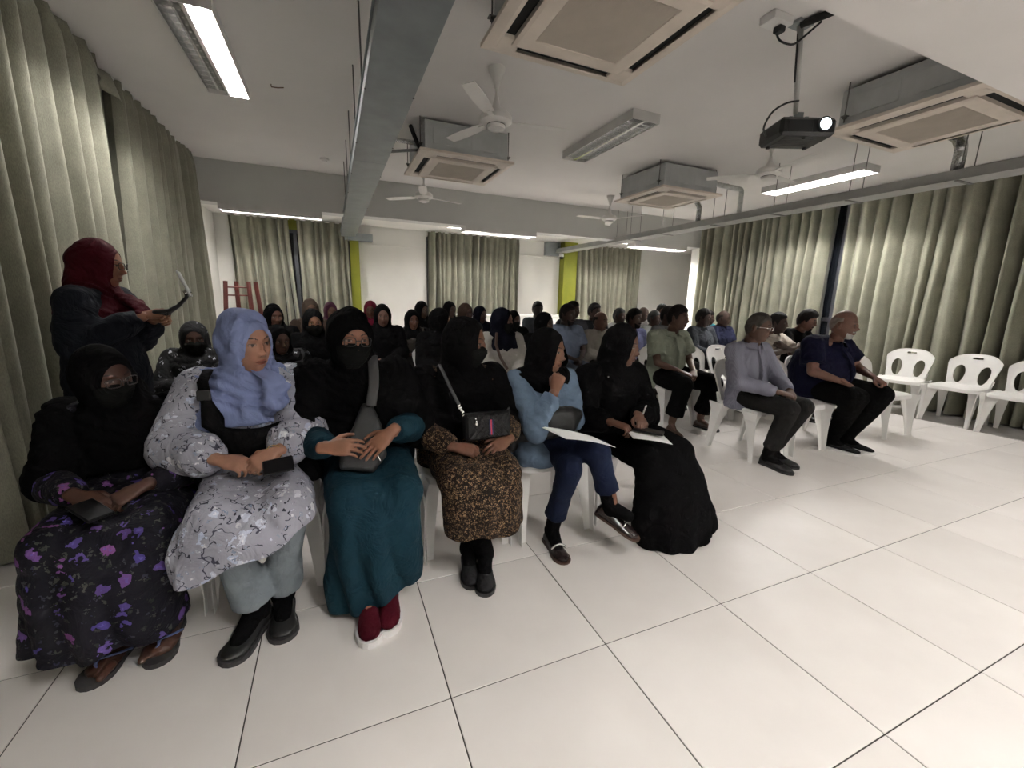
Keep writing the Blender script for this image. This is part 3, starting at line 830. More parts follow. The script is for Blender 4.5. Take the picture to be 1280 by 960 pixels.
def head_grid(nl, nt, female, fat=0.0):
    t = np.linspace(-1, 1, nl, endpoint=False)
    ph = PI*np.sign(t)*(.55*np.abs(t)+.45*np.abs(t)**2.2)
    th = np.linspace(-PI/2+.04, PI/2-.04, nt)
    PH, TH = np.meshgrid(ph, th)
    P = head_pts(PH, TH, female, fat=fat).reshape(-1, 3)
    Fs = [(i*nl+k, i*nl+(k+1) % nl, (i+1)*nl+(k+1) % nl, (i+1)*nl+k) for i in range(nt-1) for k in range(nl)]
    Fs.append(tuple(range(nl))[::-1]); Fs.append(tuple((nt-1)*nl+k for k in range(nl)))
    return P, Fs, PH.ravel(), TH.ravel()
def face_paint(P, ph, skin_c, lips=None, female=False, brow=(.012, .009, .008), eyes=True):
    """alpha 0 = painted feature colour, alpha 1 = skin"""
    n = len(P); C = np.ones((n, 4)); x, z = P[:, 0], P[:, 2]; ax = np.abs(x)
    fr = np.cos(ph) > .25
    C[:, :3] = skin_c
    def put(mask, col):
        mk = mask & fr; C[mk, :3] = col; C[mk, 3] = 0
    lc = lips or tuple(np.array(skin_c)*A(.80, .52, .50))
    put(((x/.0235)**2+((z+.061)/(.0115*(1-(x/.026)**2*.5).clip(.1)))**2) < 1, lc)
    put((np.abs(z+.0615) < .0016) & (ax < .021), tuple(np.array(skin_c)*.25))
    bz = .029 + .006*np.sin((ax-.014)/.034*PI*.8)
    put((np.abs(z-bz) < (.0036 if not female else .0028)) & (ax > .013) & (ax < .047), brow)
    if eyes:
        put(((ax-.031)/.0150)**2+((z-.0085)/.0068)**2 < 1, tuple(np.array(skin_c)*.22))
        put(((ax-.031)/.0132)**2+((z-.0075)/.0048)**2 < 1, tuple(np.array(skin_c)*.5+A(.13, .12, .11)))
        put(((x-np.sign(x)*.031-.002)/.0056)**2+((z-.008)/.0056)**2 < 1, (.015, .009, .006))
    put(((ax-.0095)/.0042)**2+((z+.0375)/.0022)**2 < 1, tuple(np.array(skin_c)*.3))
    return C
def RM(yaw, pitch=0., tilt=0.): return rotz(yaw) @ rotx(pitch) @ roty(tilt)
def seg_pt(a, b, t): return np.asarray(a)*(1-t)+np.asarray(b)*t

# ------------------------------------------------------------------ hands
HANDS = {}
def hand_mesh(pose, vox=.0042):
    """right hand: wrist at 0, fingers along +y, back of hand +z, thumb side -x"""
    key = (pose, vox)
    if key in HANDS: return HANDS[key]
    curl = {'relax': (18, 28, 18), 'fold': (38, 48, 25), 'fist': (78, 88, 50), 'flat': (6, 10, 6), 'grip': (55, 50, 30)}[pose]
    s = Soup()
    s.loft([(0, -.03, 0), (0, .0, 0), (0, .035, 0), (0, .078, .0)], [.026, .027, .037, .039], [.019, .017, .0155, .0125], ax=(1, 0, 0), seg=14, p=2.5)
    for k, (x, L, r) in enumerate(((-.029, .068, .0085), (-.0095, .077, .0088), (.0100, .071, .0084), (.0285, .056, .0074))):
        p = A(x, .082-.004*abs(k-1), 0.001); sp = (k-1.4)*.05; ang = 0.
        for q, fr in enumerate((.44, .31, .25)):
            ang += math.radians(curl[q]*(1+.06*k))
            d = A(math.sin(sp)*math.cos(ang), math.cos(sp)*math.cos(ang), -math.sin(ang)); e = p + d*L*fr
            s.cap(p, e, r*(1-.07*q), r*(1-.07*(q+1)), seg=8); p = e
    if pose == 'fist': T = [(-.026, .02, -.006), (-.040, .052, -.020), (-.022, .075, -.034), (-.004, .082, -.036)]
    elif pose in ('grip', 'fold'): T = [(-.024, .018, -.004), (-.046, .045, -.016), (-.046, .072, -.024), (-.038, .090, -.028)]
    else: T = [(-.024, .018, -.003), (-.050, .042, -.010), (-.060, .067, -.014), (-.062, .088, -.017)]
    for (a, b), r in zip(zip(T, T[1:]), (.0135, .0105, .009)): s.cap(a, b, r, r*.88, seg=8)
    V, Q = remesh(s, vox, 3, .45)
    HANDS[key] = (V, Q); return V, Q
def place_hand(wrist, fdir, back, side, pose, sc=1.0, vox=.0042):
    V, Q = hand_mesh(pose, vox); V = V*sc
    f = unit(fdir); b = np.asarray(back, float); b = unit(b - f*np.dot(b, f)); x = np.cross(f, b)
    if side == 'L': V = V*A(-1, 1, 1); Q = Q[:, ::-1]
    return V[:, [0]]*x + V[:, [1]]*f + V[:, [2]]*b + np.asarray(wrist), Q

# ------------------------------------------------------------------ shoes and feet
def foot_loft(s, heel, d, L=.25, w=1., h=1., base=.0):
    """shoe-shaped hull; heel = floor point under the heel, d = direction on the floor"""
    d = unit(d); ns = 9; side = unit(np.cross(d, A(0, 0, 1))); up = np.cross(side, d)
    prof = [(.0, .020, .045), (.03, .030, .072), (.10, .032, .086), (.22, .033, .080), (.40, .036, .062), (.60, .043, .046), (.78, .045, .036), (.92, .036, .028), (1.0, .014, .018)]
    V = []; seg = 12
    for t, hw, ht in prof:
        for k in range(seg):
            a = 2*PI*k/seg; x = math.cos(a)*hw*w; z = max(-.0, math.sin(a))*ht*h if math.sin(a) > 0 else 0
            sh = .006*math.sin(t*PI)
            V.append(np.asarray(heel) + d*(t*L) + side*(x+sh*0) + up*(z+base))
    Fs = [(i*seg+k, i*seg+(k+1) % seg, (i+1)*seg+(k+1) % seg, (i+1)*seg+k) for i in range(ns-1) for k in range(seg)]
    Fs += [tuple(range(seg)), tuple((ns-1)*seg+k for k in range(seg))]
    s.add(V, Fs)
def sole_mesh(heel, d, L=.255, w=1.08, t0=0.0, t1=.014):
    d = unit(d); side = unit(np.cross(d, A(0, 0, 1))); up = np.cross(side, d); s = Soup(); V = []
    out = []
    for t, hw in ((0, .016), (.03, .028), (.12, .034), (.3, .033), (.45, .034), (.62, .043), (.78, .046), (.9, .038), (.97, .024), (1., .008)): out.append((t*L-.003, hw*w))
    ring = out + [(a, -b) for a, b in out[::-1]]
    n = len(ring)
    for z in (t0, t1):
        for a, b in ring: V.append(np.asarray(heel)+d*a+side*b+up*z)
    s.add(V, [(i, (i+1) % n, n+(i+1) % n, n+i) for i in range(n)] + [tuple(range(n))[::-1], tuple(n+i for i in range(n))])
    return s

# ------------------------------------------------------------------ skeleton
def ik(a, b, l1, l2, hint):
    a = np.asarray(a, float); b = np.asarray(b, float); v = b-a; d = np.linalg.norm(v)
    d2 = min(d, (l1+l2)*.995); v = v/max(d, 1e-6)
    x = (l1*l1-l2*l2+d2*d2)/(2*d2); h = math.sqrt(max(0, l1*l1-x*x))
    hint = np.asarray(hint, float); n = unit(hint - v*np.dot(hint, v))
    return a + v*x + n*h
def seated(x, y, s=1.0, rot=0.0, lean=.02, hyaw=0., hpitch=0., tilt=0., head_dy=0., **kw):
    """joints of somebody sitting at (x, y), facing -y before rot; x, y is the middle of the seat"""
    Rz = rotz(rot)
    def L(px, py, pz): return Rz @ A(px*s, py*s, 0) + A(x, y, pz*s if pz < .4 else .43+(pz-.43)*s)
    J = dict(pel=L(0, .06, .53), chest=L(0, .06+lean, .82), neck=L(0, .05+lean*1.5+head_dy*.5, 1.0), Hc=L(0, .03+lean*1.6+head_dy, 1.135),
             shR=L(-.175, .06+lean*1.3, .945), shL=L(.175, .06+lean*1.3, .945), hipR=L(-.09, .05, .52), hipL=L(.09, .05, .52),
             kR=L(-.125, -.37, .50), kL=L(.125, -.37, .50), aR=L(-.12, -.36, .09), aL=L(.12, -.36, .09),
             wR=L(-.07, -.22, .635), wL=L(.07, -.20, .64))
    for k, v in kw.items(): J[k] = np.asarray(v, float)
    J['R'] = RM(rot+hyaw, hpitch, tilt); J['s'] = s; J['rot'] = rot; J['Rz'] = Rz
    if 'eR' not in kw: J['eR'] = ik(J['shR'], J['wR'], .275*s, .25*s, Rz @ A(-.6, .35, -.55))
    if 'eL' not in kw: J['eL'] = ik(J['shL'], J['wL'], .275*s, .25*s, Rz @ A(.6, .35, -.55))
    J.setdefault('tR', J['aR'] + Rz @ A(-.03, -.19, 0)); J.setdefault('tL', J['aL'] + Rz @ A(.03, -.19, 0))
    return J

RES = {'near': dict(body=.011, cloth=.0095, scarf=.0085, head=(112, 104), hand=.0042),
       'mid': dict(body=.014, cloth=.013, scarf=.012, head=(72, 64), hand=.006),
       'far': dict(body=.020, cloth=.019, scarf=.016, head=(44, 40), hand=.009)}
def put(name, V, Fs, mat, root, smooth=True, **props):
    """world-space geometry as a child of a thing"""
    return obj(name, mesh(name, V - np.array(root.location), Fs, mat, smooth), root, **props)
def head_local(V, J): return (V - J['Hc']) @ J['R'] / J.get('hs', 1.0)
def head_world(P, J): return P*J.get('hs', 1.0) @ J['R'].T + J['Hc']

def person(label, J, group=None, res='far', skin_c=(.20, .10, .06), female=False, fat=0., w=1.0, belly=0., barefoot=False, hands=('fold', 'fold'), hdir=(None, None), sc_name=None, neckskin=True):
    """body: one mesh - head with face, ears, neck, torso, tapering limbs, hands with fingers"""
    Q_ = RES[res]; s = J['s']; hs = J.get('hs', 1.0)
    base = (float(J['pel'][0]), float(J['pel'][1]), 0.)
    root = thing('person', base, label, 'person', group)
    J['w'] = w; J['belly'] = belly; J['res'] = Q_; J['female'] = female
    Rz = J['Rz']; X = Rz @ A(1, 0, 0)
    so = Soup()
    so.loft([J['pel']-A(0, 0, .06), J['pel'], seg_pt(J['pel'], J['chest'], .5), J['chest'], seg_pt(J['chest'], J['neck'], .55)],
            [.15*w, .165*w, .14*w+belly*.3, .16*w, .13*w], [.10*w, .11*w+belly*.4, .095*w+belly, .105*w+belly*.3, .075*w], ax=X, seg=18)
    so.cap(J['shR'], J['shL'], .055*w, .055*w)
    for q in 'RL':
        so.cap(J['sh'+q], J['e'+q], .047*w, .036*w); so.cap(J['e'+q], J['w'+q], .037*w, .024)
        so.cap(J['hip'+q], J['k'+q], .085*w, .056*w); so.cap(J['k'+q], J['a'+q], .055*w, .036)
        if not barefoot: so.cap(J['a'+q]-A(0, 0, .015), seg_pt(J['a'+q], J['t'+q], .6)+A(0, 0, .0), .030, .018)
    so.cap(J['neck']-A(0, 0, .03), J['Hc']-A(0, 0, .05), .052, .048)
    V, Q = remesh(so, Q_['body'], 3)
    Vs = [V]; Qs = [tuple(q) for q in Q.tolist()]; n = len(V); Cs = [np.ones((len(V), 4))]
    # head
    P, Fs, ph, th = head_grid(*Q_['head'], female, fat)
    Cs.append(face_paint(P, ph, skin_c, female=female)); Vs.append(head_world(P, J)); Qs += [tuple(i+n for i in f) for f in Fs]; n += len(P)
    e = Soup()
    for sx in ((-1, 1) if not female else ()):      # a woman's ears lie under her scarf
        e.ell((sx*.077, .012, -.004), (.008, .018, .032), rotz(sx*.35), seg=10, rings=8)
        e.ell((sx*.083, .016, .006), (.005, .017, .022), rotz(sx*.5), seg=10, rings=6)
    e.loft([(0, .018, -.05), (0, .030, -.13)], [.052, .056], seg=14, rnd_=False)
    Vs.append(head_world(e.V(), J)); Cs.append(np.ones((e.n, 4))); Qs += [tuple(i+n for i in f) for f in e.f]; n += e.n
    # hands
    for q, side in ((0, 'R'), (1, 'L')):
        w_, el = J['w'+side], J['e'+side]; d = unit(w_-el)
        fd, bk = (hdir[q] if hdir[q] is not None else (unit(d + Rz @ A(.45 if side == 'R' else -.45, 0, -.12)), A(0, -.25, 1)))
        V, Q = place_hand(w_ + d*.012, fd, bk, side, hands[q], .97*s if female else 1.03*s, Q_['hand'])
        Vs.append(V); Cs.append(np.ones((len(V), 4))); Qs += [tuple(i) for i in (Q+n).tolist()]; n += len(V)
    if barefoot:
        for q in 'RL':
            f = Soup(); d = J['t'+q]-J['a'+q]; d[2] = 0; d = unit(d); sd = np.cross(d, A(0, 0, 1)); hl = J['a'+q] - d*.05; hl[2] = .018
            foot_loft(f, hl, d, .190, .98, .95); f.cap(J['a'+q]+A(0, 0, .06), J['a'+q]-A(0, 0, .03), .036, .034)
            for k in range(5):
                o = (k-1.9)*.0198*(1 if q == 'R' else -1); L_ = .040-.004*k if k else .046; r = .0145 if k == 0 else .0098
                st = hl + d*(.160-.004*k*k*.7) - sd*o*-1 + A(0, 0, .013); f.cap(st, st+d*L_+A(0, 0, -.003), r, r*.85, seg=8)
            V, Q = remesh(f, .0036, 1)
            Vs.append(V); Cs.append(np.ones((len(V), 4))); Qs += [tuple(i) for i in (Q+n).tolist()]; n += len(V)
    me = mesh('body', np.concatenate(Vs)-np.array(base), Qs, skin(sc_name or 'skin_%02d_%02d' % (int(skin_c[0]*100), int(skin_c[1]*100)), skin_c))
    at = me.color_attributes.new('paint', 'FLOAT_COLOR', 'POINT')
    at.data.foreach_set('color', np.concatenate(Cs).astype('f').ravel())
    obj('body', me, root)
    return root

def top_garment(root, J, name, mat, sleeve='short', loose=0., hem=.10, seed=1, fold=.0035, collar=None, fat=0., zip_=None, puff=0.):
    w, b = J['w'], J['belly']; X = J['Rz'] @ A(1, 0, 0); Q_ = J['res']
    s = Soup(); L = loose
    s.loft([J['pel']-A(0, 0, hem), J['pel']+A(0, 0, .0), seg_pt(J['pel'], J['chest'], .5), J['chest'], seg_pt(J['chest'], J['neck'], .5), J['neck']-A(0, 0, .005)],
           [.185*w+L, .19*w+L, .165*w+L+b*.35, .18*w+L, .155*w+L*.5, .062], [.13*w+L, .135*w+L+b*.5, .12*w+L+b*1.08, .125*w+L+b*.4, .095*w+L*.5, .058], ax=X, seg=22, rnd_=False)
    s.cap(J['shR'], J['shL'], .062*w+L*.6, .062*w+L*.6)
    for q in 'RL':
        if sleeve == 'none': continue
        if sleeve == 'short':
            e = seg_pt(J['sh'+q], J['e'+q], .72); s.cap(J['sh'+q], e, .062*w+L*.6, .064*w+L, rnd_=False); s.ell(J['sh'+q], (.062*w,)*3)
        else:
            s.cap(J['sh'+q], J['e'+q], .060*w+L*.7+puff*.5, .052*w+L+puff)
            t = .93 if sleeve == 'long' else .45
            e = seg_pt(J['e'+q], J['w'+q], t); s.cap(J['e'+q], seg_pt(J['e'+q], e, .8), .052*w+L+puff, .044*w+L*.6+puff*.8, rnd_=False)
            s.cap(seg_pt(J['e'+q], e, .75), e, .044*w+L*.6+puff*.7, .036+L*.35, rnd_=False)
    V, Q = remesh(s, Q_['cloth'], 4)
    V = V + normals(V, Q)*(wrinkle(V, seed)*fold*2.2)[:, None]
    g = put(name, V, Q, mat, root)
    if collar:
        cs = max(1., w); c = J['neck'] - A(0, 0, .035*(cs-1)/.3); K = Soup(); n = 22; VV = []
        for i in range(n+1):
            a = -PI/2 + .28 + (2*PI-.56)*i/n     # opening at the front
            dr = J['Rz'] @ A(math.cos(a), math.sin(a), 0)
            ft = .5-.5*math.sin(a)
            VV += [c + dr*.060*cs + A(0, 0, .022-.02*ft), c + dr*.072*cs + A(0, 0, .026-.02*ft), c + dr*.094*cs - A(0, 0, .014+.03*ft)]
        Fs = [(i*3+k, i*3+k+1, (i+1)*3+k+1, (i+1)*3+k) for i in range(n) for k in range(2)]
        V2, F2 = solidify(VV, Fs, A(0, 0, .004)); put('collar', V2, F2, collar, root)
        # button placket
        f = J['Rz'] @ A(0, -1, 0); P = []
        for t in np.linspace(0, 1, 12):
            p = seg_pt(J['neck']-A(0, 0, .02), J['pel'], t)
            ry = np.interp(t, [0, .45, .75, 1], [.062, .125*w+L+b*.4, .12*w+L+b*1.08, .135*w+L+b*.5])
            P.append(p + f*(ry+.003))
        K = Soup().loft(P, .014, .004, ax=X, seg=8, rnd_=False); put('placket', K.V(), K.f, collar, root)
    return g

def trousers(root, J, mat, cuff=.07, loose=0., seed=2, flare=0., knee=1.0):
    w = J['w']; Q_ = J['res']; s = Soup(); X = J['Rz'] @ A(1, 0, 0)
    s.loft([J['pel']+A(0, 0, .07), J['pel'], J['pel']-A(0, 0, .07)], [.165*w, .18*w, .165*w], [.12*w+J['belly']*.4, .125*w, .11*w], ax=X)
    for q in 'RL':
        s.cap(J['hip'+q], J['k'+q], .096*w+loose, .070*w*knee+loose)
        e = J['a'+q] + unit(J['k'+q]-J['a'+q])*cuff
        s.loft([J['k'+q], seg_pt(J['k'+q], e, .55), e], [.070*w+loose, .060*w+loose, .056+loose+flare], ax=X, rnd_=False)
        s.ell(J['k'+q], (.070*w+loose,)*3)
    V, Q = remesh(s, Q_['cloth'], 3)
    V = V + normals(V, Q)*(wrinkle(V, seed)*.006)[:, None]
    return put('trousers', V, Q, mat, root)

def skirt(root, J, mat, hem, rx=.23, ry=.15, seed=3, name='skirt', cut=True, tilt=0., puffk=0., fold=.012, flare=0., top=.10, kz=.02, extra=None, waist=1.0):
    """long skirt over lap and shins; hem = centre of the lower edge"""
    w = J['w']; Q_ = J['res']; X = J['Rz'] @ A(1, 0, 0); s = Soup()
    k = seg_pt(J['kR'], J['kL'], .5); hp = seg_pt(J['hipR'], J['hipL'], .5); fwd = J['Rz'] @ A(0, -1, 0)
    kw = np.linalg.norm(J['kR']-J['kL'])/2+.075+puffk
    hem = np.asarray(hem, float)
    s.loft([J['pel']+A(0, 0, top), J['pel']+A(0, 0, .0), hp-A(0, 0, .02)], [.18*w*waist, .20*w, .19*w], [.125*w, .14*w, .12*w], ax=X, seg=20)
    s.loft([hp-A(0, 0, .01), seg_pt(hp, k, .5)-A(0, 0, .01), k+A(0, 0, -.012)], [.19*w, kw+.005, kw], [.10*w, .085, .075], ax=X, seg=20)
    kk = k + fwd*.0 - A(0, 0, .01)
    P = [kk, seg_pt(kk, hem, .35)+fwd*.015, seg_pt(kk, hem, .7), hem]; RX = [kw, kw*.6+rx*.4, kw*.2+rx*.8, rx+flare]; RY = [.075, .085+ry*.15, .05+ry*.6, ry]
    if cut: P.append(hem-A(0, 0, .07)); RX.append(rx+flare); RY.append(ry)
    s.loft(P, RX, RY, ax=X, seg=26, rnd_=False)
    for q in 'RL': s.cap(J['hip'+q], J['k'+q], .10*w, .076*w+puffk); s.cap(J['k'+q], seg_pt(J['k'+q], J['a'+q], .5), .076*w+puffk, .07)
    if extra: extra(s)
    V, Q = remesh(s, Q_['cloth'], 4)
    N = normals(V, Q)
    lx = (V-hem) @ X; ly = (V-hem) @ fwd
    t = np.clip((k[2]-V[:, 2])/max(.05, k[2]-hem[2]), 0, 1)
    ff = np.abs(np.sin(lx*26+1.3*np.sin(V[:, 2]*5+seed)+seed+ly*9))*1.2 - .5 + .4*np.sin(lx*55+seed*2+ly*20)
    V = V + N*(ff*fold*1.5*t + wrinkle(V, seed)*.010)[:, None]
    if cut:                                   # open, crisp lower edge
        ez = hem[2] + tilt*lx + .010*np.sin(lx*30+seed); below = (V[:, 2] < ez) & (ly > -.5)
        Q = Q[~below[Q].all(axis=1)]; V[below, 2] = ez[below]
        us = np.zeros(len(V), bool); us[Q.ravel()] = True; mp = np.cumsum(us)-1; V = V[us]; Q = mp[Q]
    V[:, 2] = np.maximum(V[:, 2], .004)
    return put(name, V, Q, mat, root)

def scarf(root, J, mat, hem=.70, rx=.235, ry=.155, fold=.004, seed=4, open_=(.055, .084, -.012), name='headscarf', arms=0., armr=.085, topup=.0, drape=None, neckr=.088, freq=9., fore=0., chestoff=0.0):
    Q_ = J['res']; X = J['Rz'] @ A(1, 0, 0); R = J['R']; hs = J.get('hs', 1.0); s = Soup()
    fwd = J['Rz'] @ A(0, -1, 0)
    s.ell(J['Hc'] + R @ A(0, .012, .006)*hs, A(.0905, .110, .131+topup)*hs, R, seg=26, rings=18)
    s.cap(J['Hc'] + R @ A(0, .004, -.055)*hs, J['neck']+A(0, 0, .03), neckr*hs*.95, neckr, seg=20)
    s.cap(J['Hc'] + R @ A(0, .03, .02)*hs, J['neck']+J['Rz'] @ A(0, .03, .02), .088*hs, .09, seg=20)
    ch = J['chest']; nk = J['neck']; ln = nk-ch
    P = [nk+A(0, 0, .05), nk-A(0, 0, .02), seg_pt(ch, nk, .55)]; RX = [.085, .135, rx*.82]; RY = [.085, .105, ry*.88]
    z = P[-1][2]; k = 0
    steps = 3
    for i in range(1, steps+1):
        zz = z + (hem-z)*i/steps; t = (zz-ch[2])/(nk[2]-ch[2]); c = ch + ln*t if t > 0 else ch + (J['pel']-ch)*min(1.2, -t*(nk[2]-ch[2])/(ch[2]-J['pel'][2]))
        c = c.copy(); c[2] = zz; P.append(c + fwd*chestoff*i/steps); f = .9+.1*i/steps
        RX.append(rx*(.88+.12*i/steps)); RY.append((ry+J['belly'])*(.9+.1*i/steps))
    s.loft(P, RX, RY, ax=X, seg=24, rnd_=False)
    if arms:
        for q in 'RL':
            e = seg_pt(J['sh'+q], J['e'+q], min(1, arms)); s.cap(J['sh'+q], e, armr, armr*.98)
            if fore: s.cap(J['e'+q], seg_pt(J['e'+q], J['w'+q], fore), armr*.95, armr*.8)
    else: s.cap(seg_pt(J['shR'], J['neck'], .25), seg_pt(J['shL'], J['neck'], .25), .068, .068)
    if drape: drape(s)
    V, Q = remesh(s, Q_['scarf'], 3)
    N = normals(V, Q)
    q = head_local(V, J); ax, az, z0 = open_
    e = np.sqrt((q[:, 0]/ax)**2+((q[:, 2]-z0)/az)**2); ang = np.arctan2(q[:, 2]-z0, q[:, 0])
    hd = np.clip((e-1.2)/.5, 0, 1)
    fl = np.abs(np.sin(e*freq*.5 + .5*np.sin(ang*2+seed)+seed))*1.3-.6 + .5*np.sin(e*freq*1.3+ang*1.5+seed*2)
    body = np.clip((J['neck'][2]+.02-V[:, 2])/.12, 0, 1)
    lx = (V-J['neck']) @ X
    cf = np.sin(np.abs(lx)*34 + (V[:, 2]-hem)*11 + 2*np.sin(lx*8+seed)+seed)*.8 + .4*np.sin(lx*50+V[:, 2]*24)
    hd = hd*np.clip((V[:, 2]-hem)/.07, .15, 1)
    V = V + N*(fold*hd*(fl*(1-.55*body) + cf*body*1.3) + .004*wrinkle(V, seed))[:, None]
    # face opening
    q = head_local(V, J)
    e = np.sqrt((q[:, 0]/ax)**2+((q[:, 2]-z0)/az)**2); front = q[:, 1] < -.015
    ins = (e < 1) & front
    Q = Q[~ins[Q].all(axis=1)]
    def hy(x, z):
        low = np.clip((-z/HC-.05)/.95, 0, 1); a = HA*(1-.2*low)
        return -HB*np.sqrt(np.clip(1-(x/a)**2-(z/HC)**2, .04, 1)) - .003
    k = np.where(ins, 1/np.maximum(e, .3), 1.)
    q[:, 0] = np.where(ins, q[:, 0]*k, q[:, 0]); q[:, 2] = np.where(ins, z0+(q[:, 2]-z0)*k, q[:, 2])
    wgt = np.where(front, np.clip((1.42-e)/.42, 0, 1)**1.3, 0); ty = hy(q[:, 0], q[:, 2]) - .0015
    q[:, 1] = q[:, 1]*(1-wgt) + np.where(wgt > 0, ty, 0)*wgt
    V = head_world(q, J)
    us = np.zeros(len(V), bool); us[Q.ravel()] = True; mp = np.cumsum(us)-1
    V = V[us]; Q = mp[Q]
    V[:, 2] = np.maximum(V[:, 2], .004)
    return put(name, V, Q, mat, root)

def head_patch(J, cond, off, nl=64, nt=56, feat=.3):
    """part of the head surface lifted by off(ph, th, P); used for masks, hair and beards"""
    t = np.linspace(-1, 1, nl+1); ph = PI*t; th = np.linspace(-PI/2+.03, PI/2-.02, nt)
    PH, TH = np.meshgrid(ph, th); P0 = head_pts(PH, TH, J['female'], 0, feat)
    c = cond(PH, TH, P0)                      # >0 keeps
    th_ = off(PH, TH, P0)*np.clip(c*3.0, 0.02, 1)
    n = np.stack([P0[..., 0]/HA**2, P0[..., 1]/HB**2, P0[..., 2]/HC**2], -1); n = n/np.linalg.norm(n, axis=-1, keepdims=True)
    P = (P0 + n*th_[..., None]).reshape(-1, 3); N = nl+1
    ok = (c > -.02)
    i, j = np.meshgrid(np.arange(nt-1), np.arange(nl), indexing='ij'); a = (i*N+j).ravel()
    Q = np.stack([a, a+1, a+1+N, a+N], 1); Q = Q[ok.ravel()[Q].all(axis=1)]
    us = np.zeros(len(P), bool); us[Q.ravel()] = True; mp = np.cumsum(us)-1
    return P[us], mp[Q]
def mask(root, J, mat, low=False, name='face_mask'):
    hs = 1
    def cond(ph, th, P): return np.minimum((.004-.25*np.abs(ph)*.06 - P[..., 2])*18, (1.22-np.abs(ph))*1.5)
    def off(ph, th, P): return .010 + .012*np.exp(-(P[..., 0]/.02)**2-((P[..., 2]+.03)/.03)**2) + .0015*np.sin(P[..., 2]*600)
    P, Q = head_patch(J, cond, off, 72, 64, .15)
    return put(name, head_world(P, J), Q, mat, root)
HAIRC = {}
def hair(root, J, col=(.012, .010, .010), style='short', thick=.014, hl=.062):
    mat = cloth('hair_%d_%d' % (int(col[0]*1000), int(col[1]*1000)), col, .6, bmp=.8)
    def cond(ph, th, P):
        a = np.abs(ph); x, z = P[..., 0], P[..., 2]
        line = np.interp(a, [0, .7, 1.15, 1.35, 1.75, 2.0, PI], [hl, hl-.004, .035, -.012, -.01, -.045, -.075])
        if style == 'fringe': line = np.interp(a, [0, 1.2, 1.45, 1.8, 2.2, PI], [.5, .5, .03, .02, -.03, -.06])
        c = (z-line)*22
        if style == 'fringe': c = np.minimum(c, (.062-z)*25)
        return c
    def off(ph, th, P):
        r = .0018*np.sin(ph*37+th*23)+.0015*np.sin(ph*61-th*41)
        return thick*(.55+.45*np.clip(P[..., 2]/.1, 0, 1)) + r
    P, Q = head_patch(J, cond, off, 84, 64, .0)
    return put('hair', head_world(P, J), Q, mat, root)
def beard(root, J, col=(.012, .01, .01), full=True, thick=.010):
    mat = cloth('beard_%d_%d' % (int(col[0]*1000), int(col[1]*1000)), col, .8, bmp=.9)
    def cond(ph, th, P):
        a = np.abs(ph); x, z = P[..., 0], P[..., 2]
        top = np.interp(a, [0, .35, .7, 1.1, 1.6], [-.072, -.070, -.062, -.045, -.03])
        c = np.minimum(np.minimum((top-z)*25, (1.12-a)*2.5), (z+.113)*40); mo = np.minimum((-.042-z)*40, (z+.056)*60); mo = np.minimum(mo, (.034-np.abs(x))*30)
        return np.maximum(c, mo) if full else np.maximum(np.minimum(c, (.5-a)*2), mo)
    def off(ph, th, P): return thick*np.clip((-.02-P[..., 2])*16, .25, 1.3) + .0012*np.sin(ph*50+th*31)
    P, Q = head_patch(J, cond, off, 96, 90, .8)
    return put('beard', head_world(P, J), Q, mat, root)
def glasses(root, J, mat=None, r=.0215, sq=True):
    mat = mat or m_dark; s = Soup()
    for sx in (-1, 1):
        P = []
        for k in range(21):
            a = 2*PI*k/20; c, q = math.cos(a), math.sin(a); p = .6 if sq else 1
            P.append((sx*.032 + math.copysign(abs(c)**p, c)*r, -.108+.010*(abs(sx*.032+c*r)/.05)**2, .006+math.copysign(abs(q)**p, q)*r*.8))
        s.loft(P, .0019, seg=6, rnd_=False)
        s.loft([(sx*.053, -.098, .010), (sx*.066, -.075, .012), (sx*.080, .01, .008)] if not J['female'] else [(sx*.052, -.099, .010), (sx*.056, -.094, .011)], .0017, seg=6)
    s.loft([(-.010, -.108, .010), (0, -.113, .012), (.010, -.108, .010)], .0018, seg=6)
    return put('glasses', head_world(s.V(), J), s.f, mat, root)
def shoes(root, J, mat, sole, L=.26, style='shoe', solet=.018, h=1.0, w=1.0, lift=None, feet='RL'):
    for q in feet:
        a, t = J['a'+q], J['t'+q]; d = t-a
        if lift is None or q not in lift:
            d = A(d[0], d[1], 0); hl = a - unit(d)*.055; hl[2] = solet
        else: d = unit(d); hl = a - d*.05 - np.cross(unit(np.cross(d, A(0, 0, 1))), d)*(.075)
        sl = sole_mesh(hl - A(0, 0, solet)*(1 if (lift is None or q not in lift) else 1), d, L+.01, 1.08*w, 0, solet)
        so = put('sole', sl.V(), sl.f, sole, root, smooth=False) if False else None
        s = Soup(); foot_loft(s, hl, d, L, w, h); V, Q = remesh(s, .007 if J['res'] is not RES['far'] else .012, 2)
        sh = put('shoe', V, Q, mat, root)
        m = mesh('sole', sl.V()-np.array(root.location), sl.f, sole, False, True); obj('sole', m, sh)
def socks(root, J, mat, top=.2, feet='RL', r=.051):
    for q in feet:
        s = Soup(); a = J['a'+q]; s.cap(a-A(0, 0, .03), a+unit(J['k'+q]-a)*top, r*.92, r*1.1); s.cap(a-A(0, 0, .015), seg_pt(a, J['t'+q], .65), .040, .030)
        V, Q = remesh(s, .009, 2); put('sock', V, Q, mat, root)
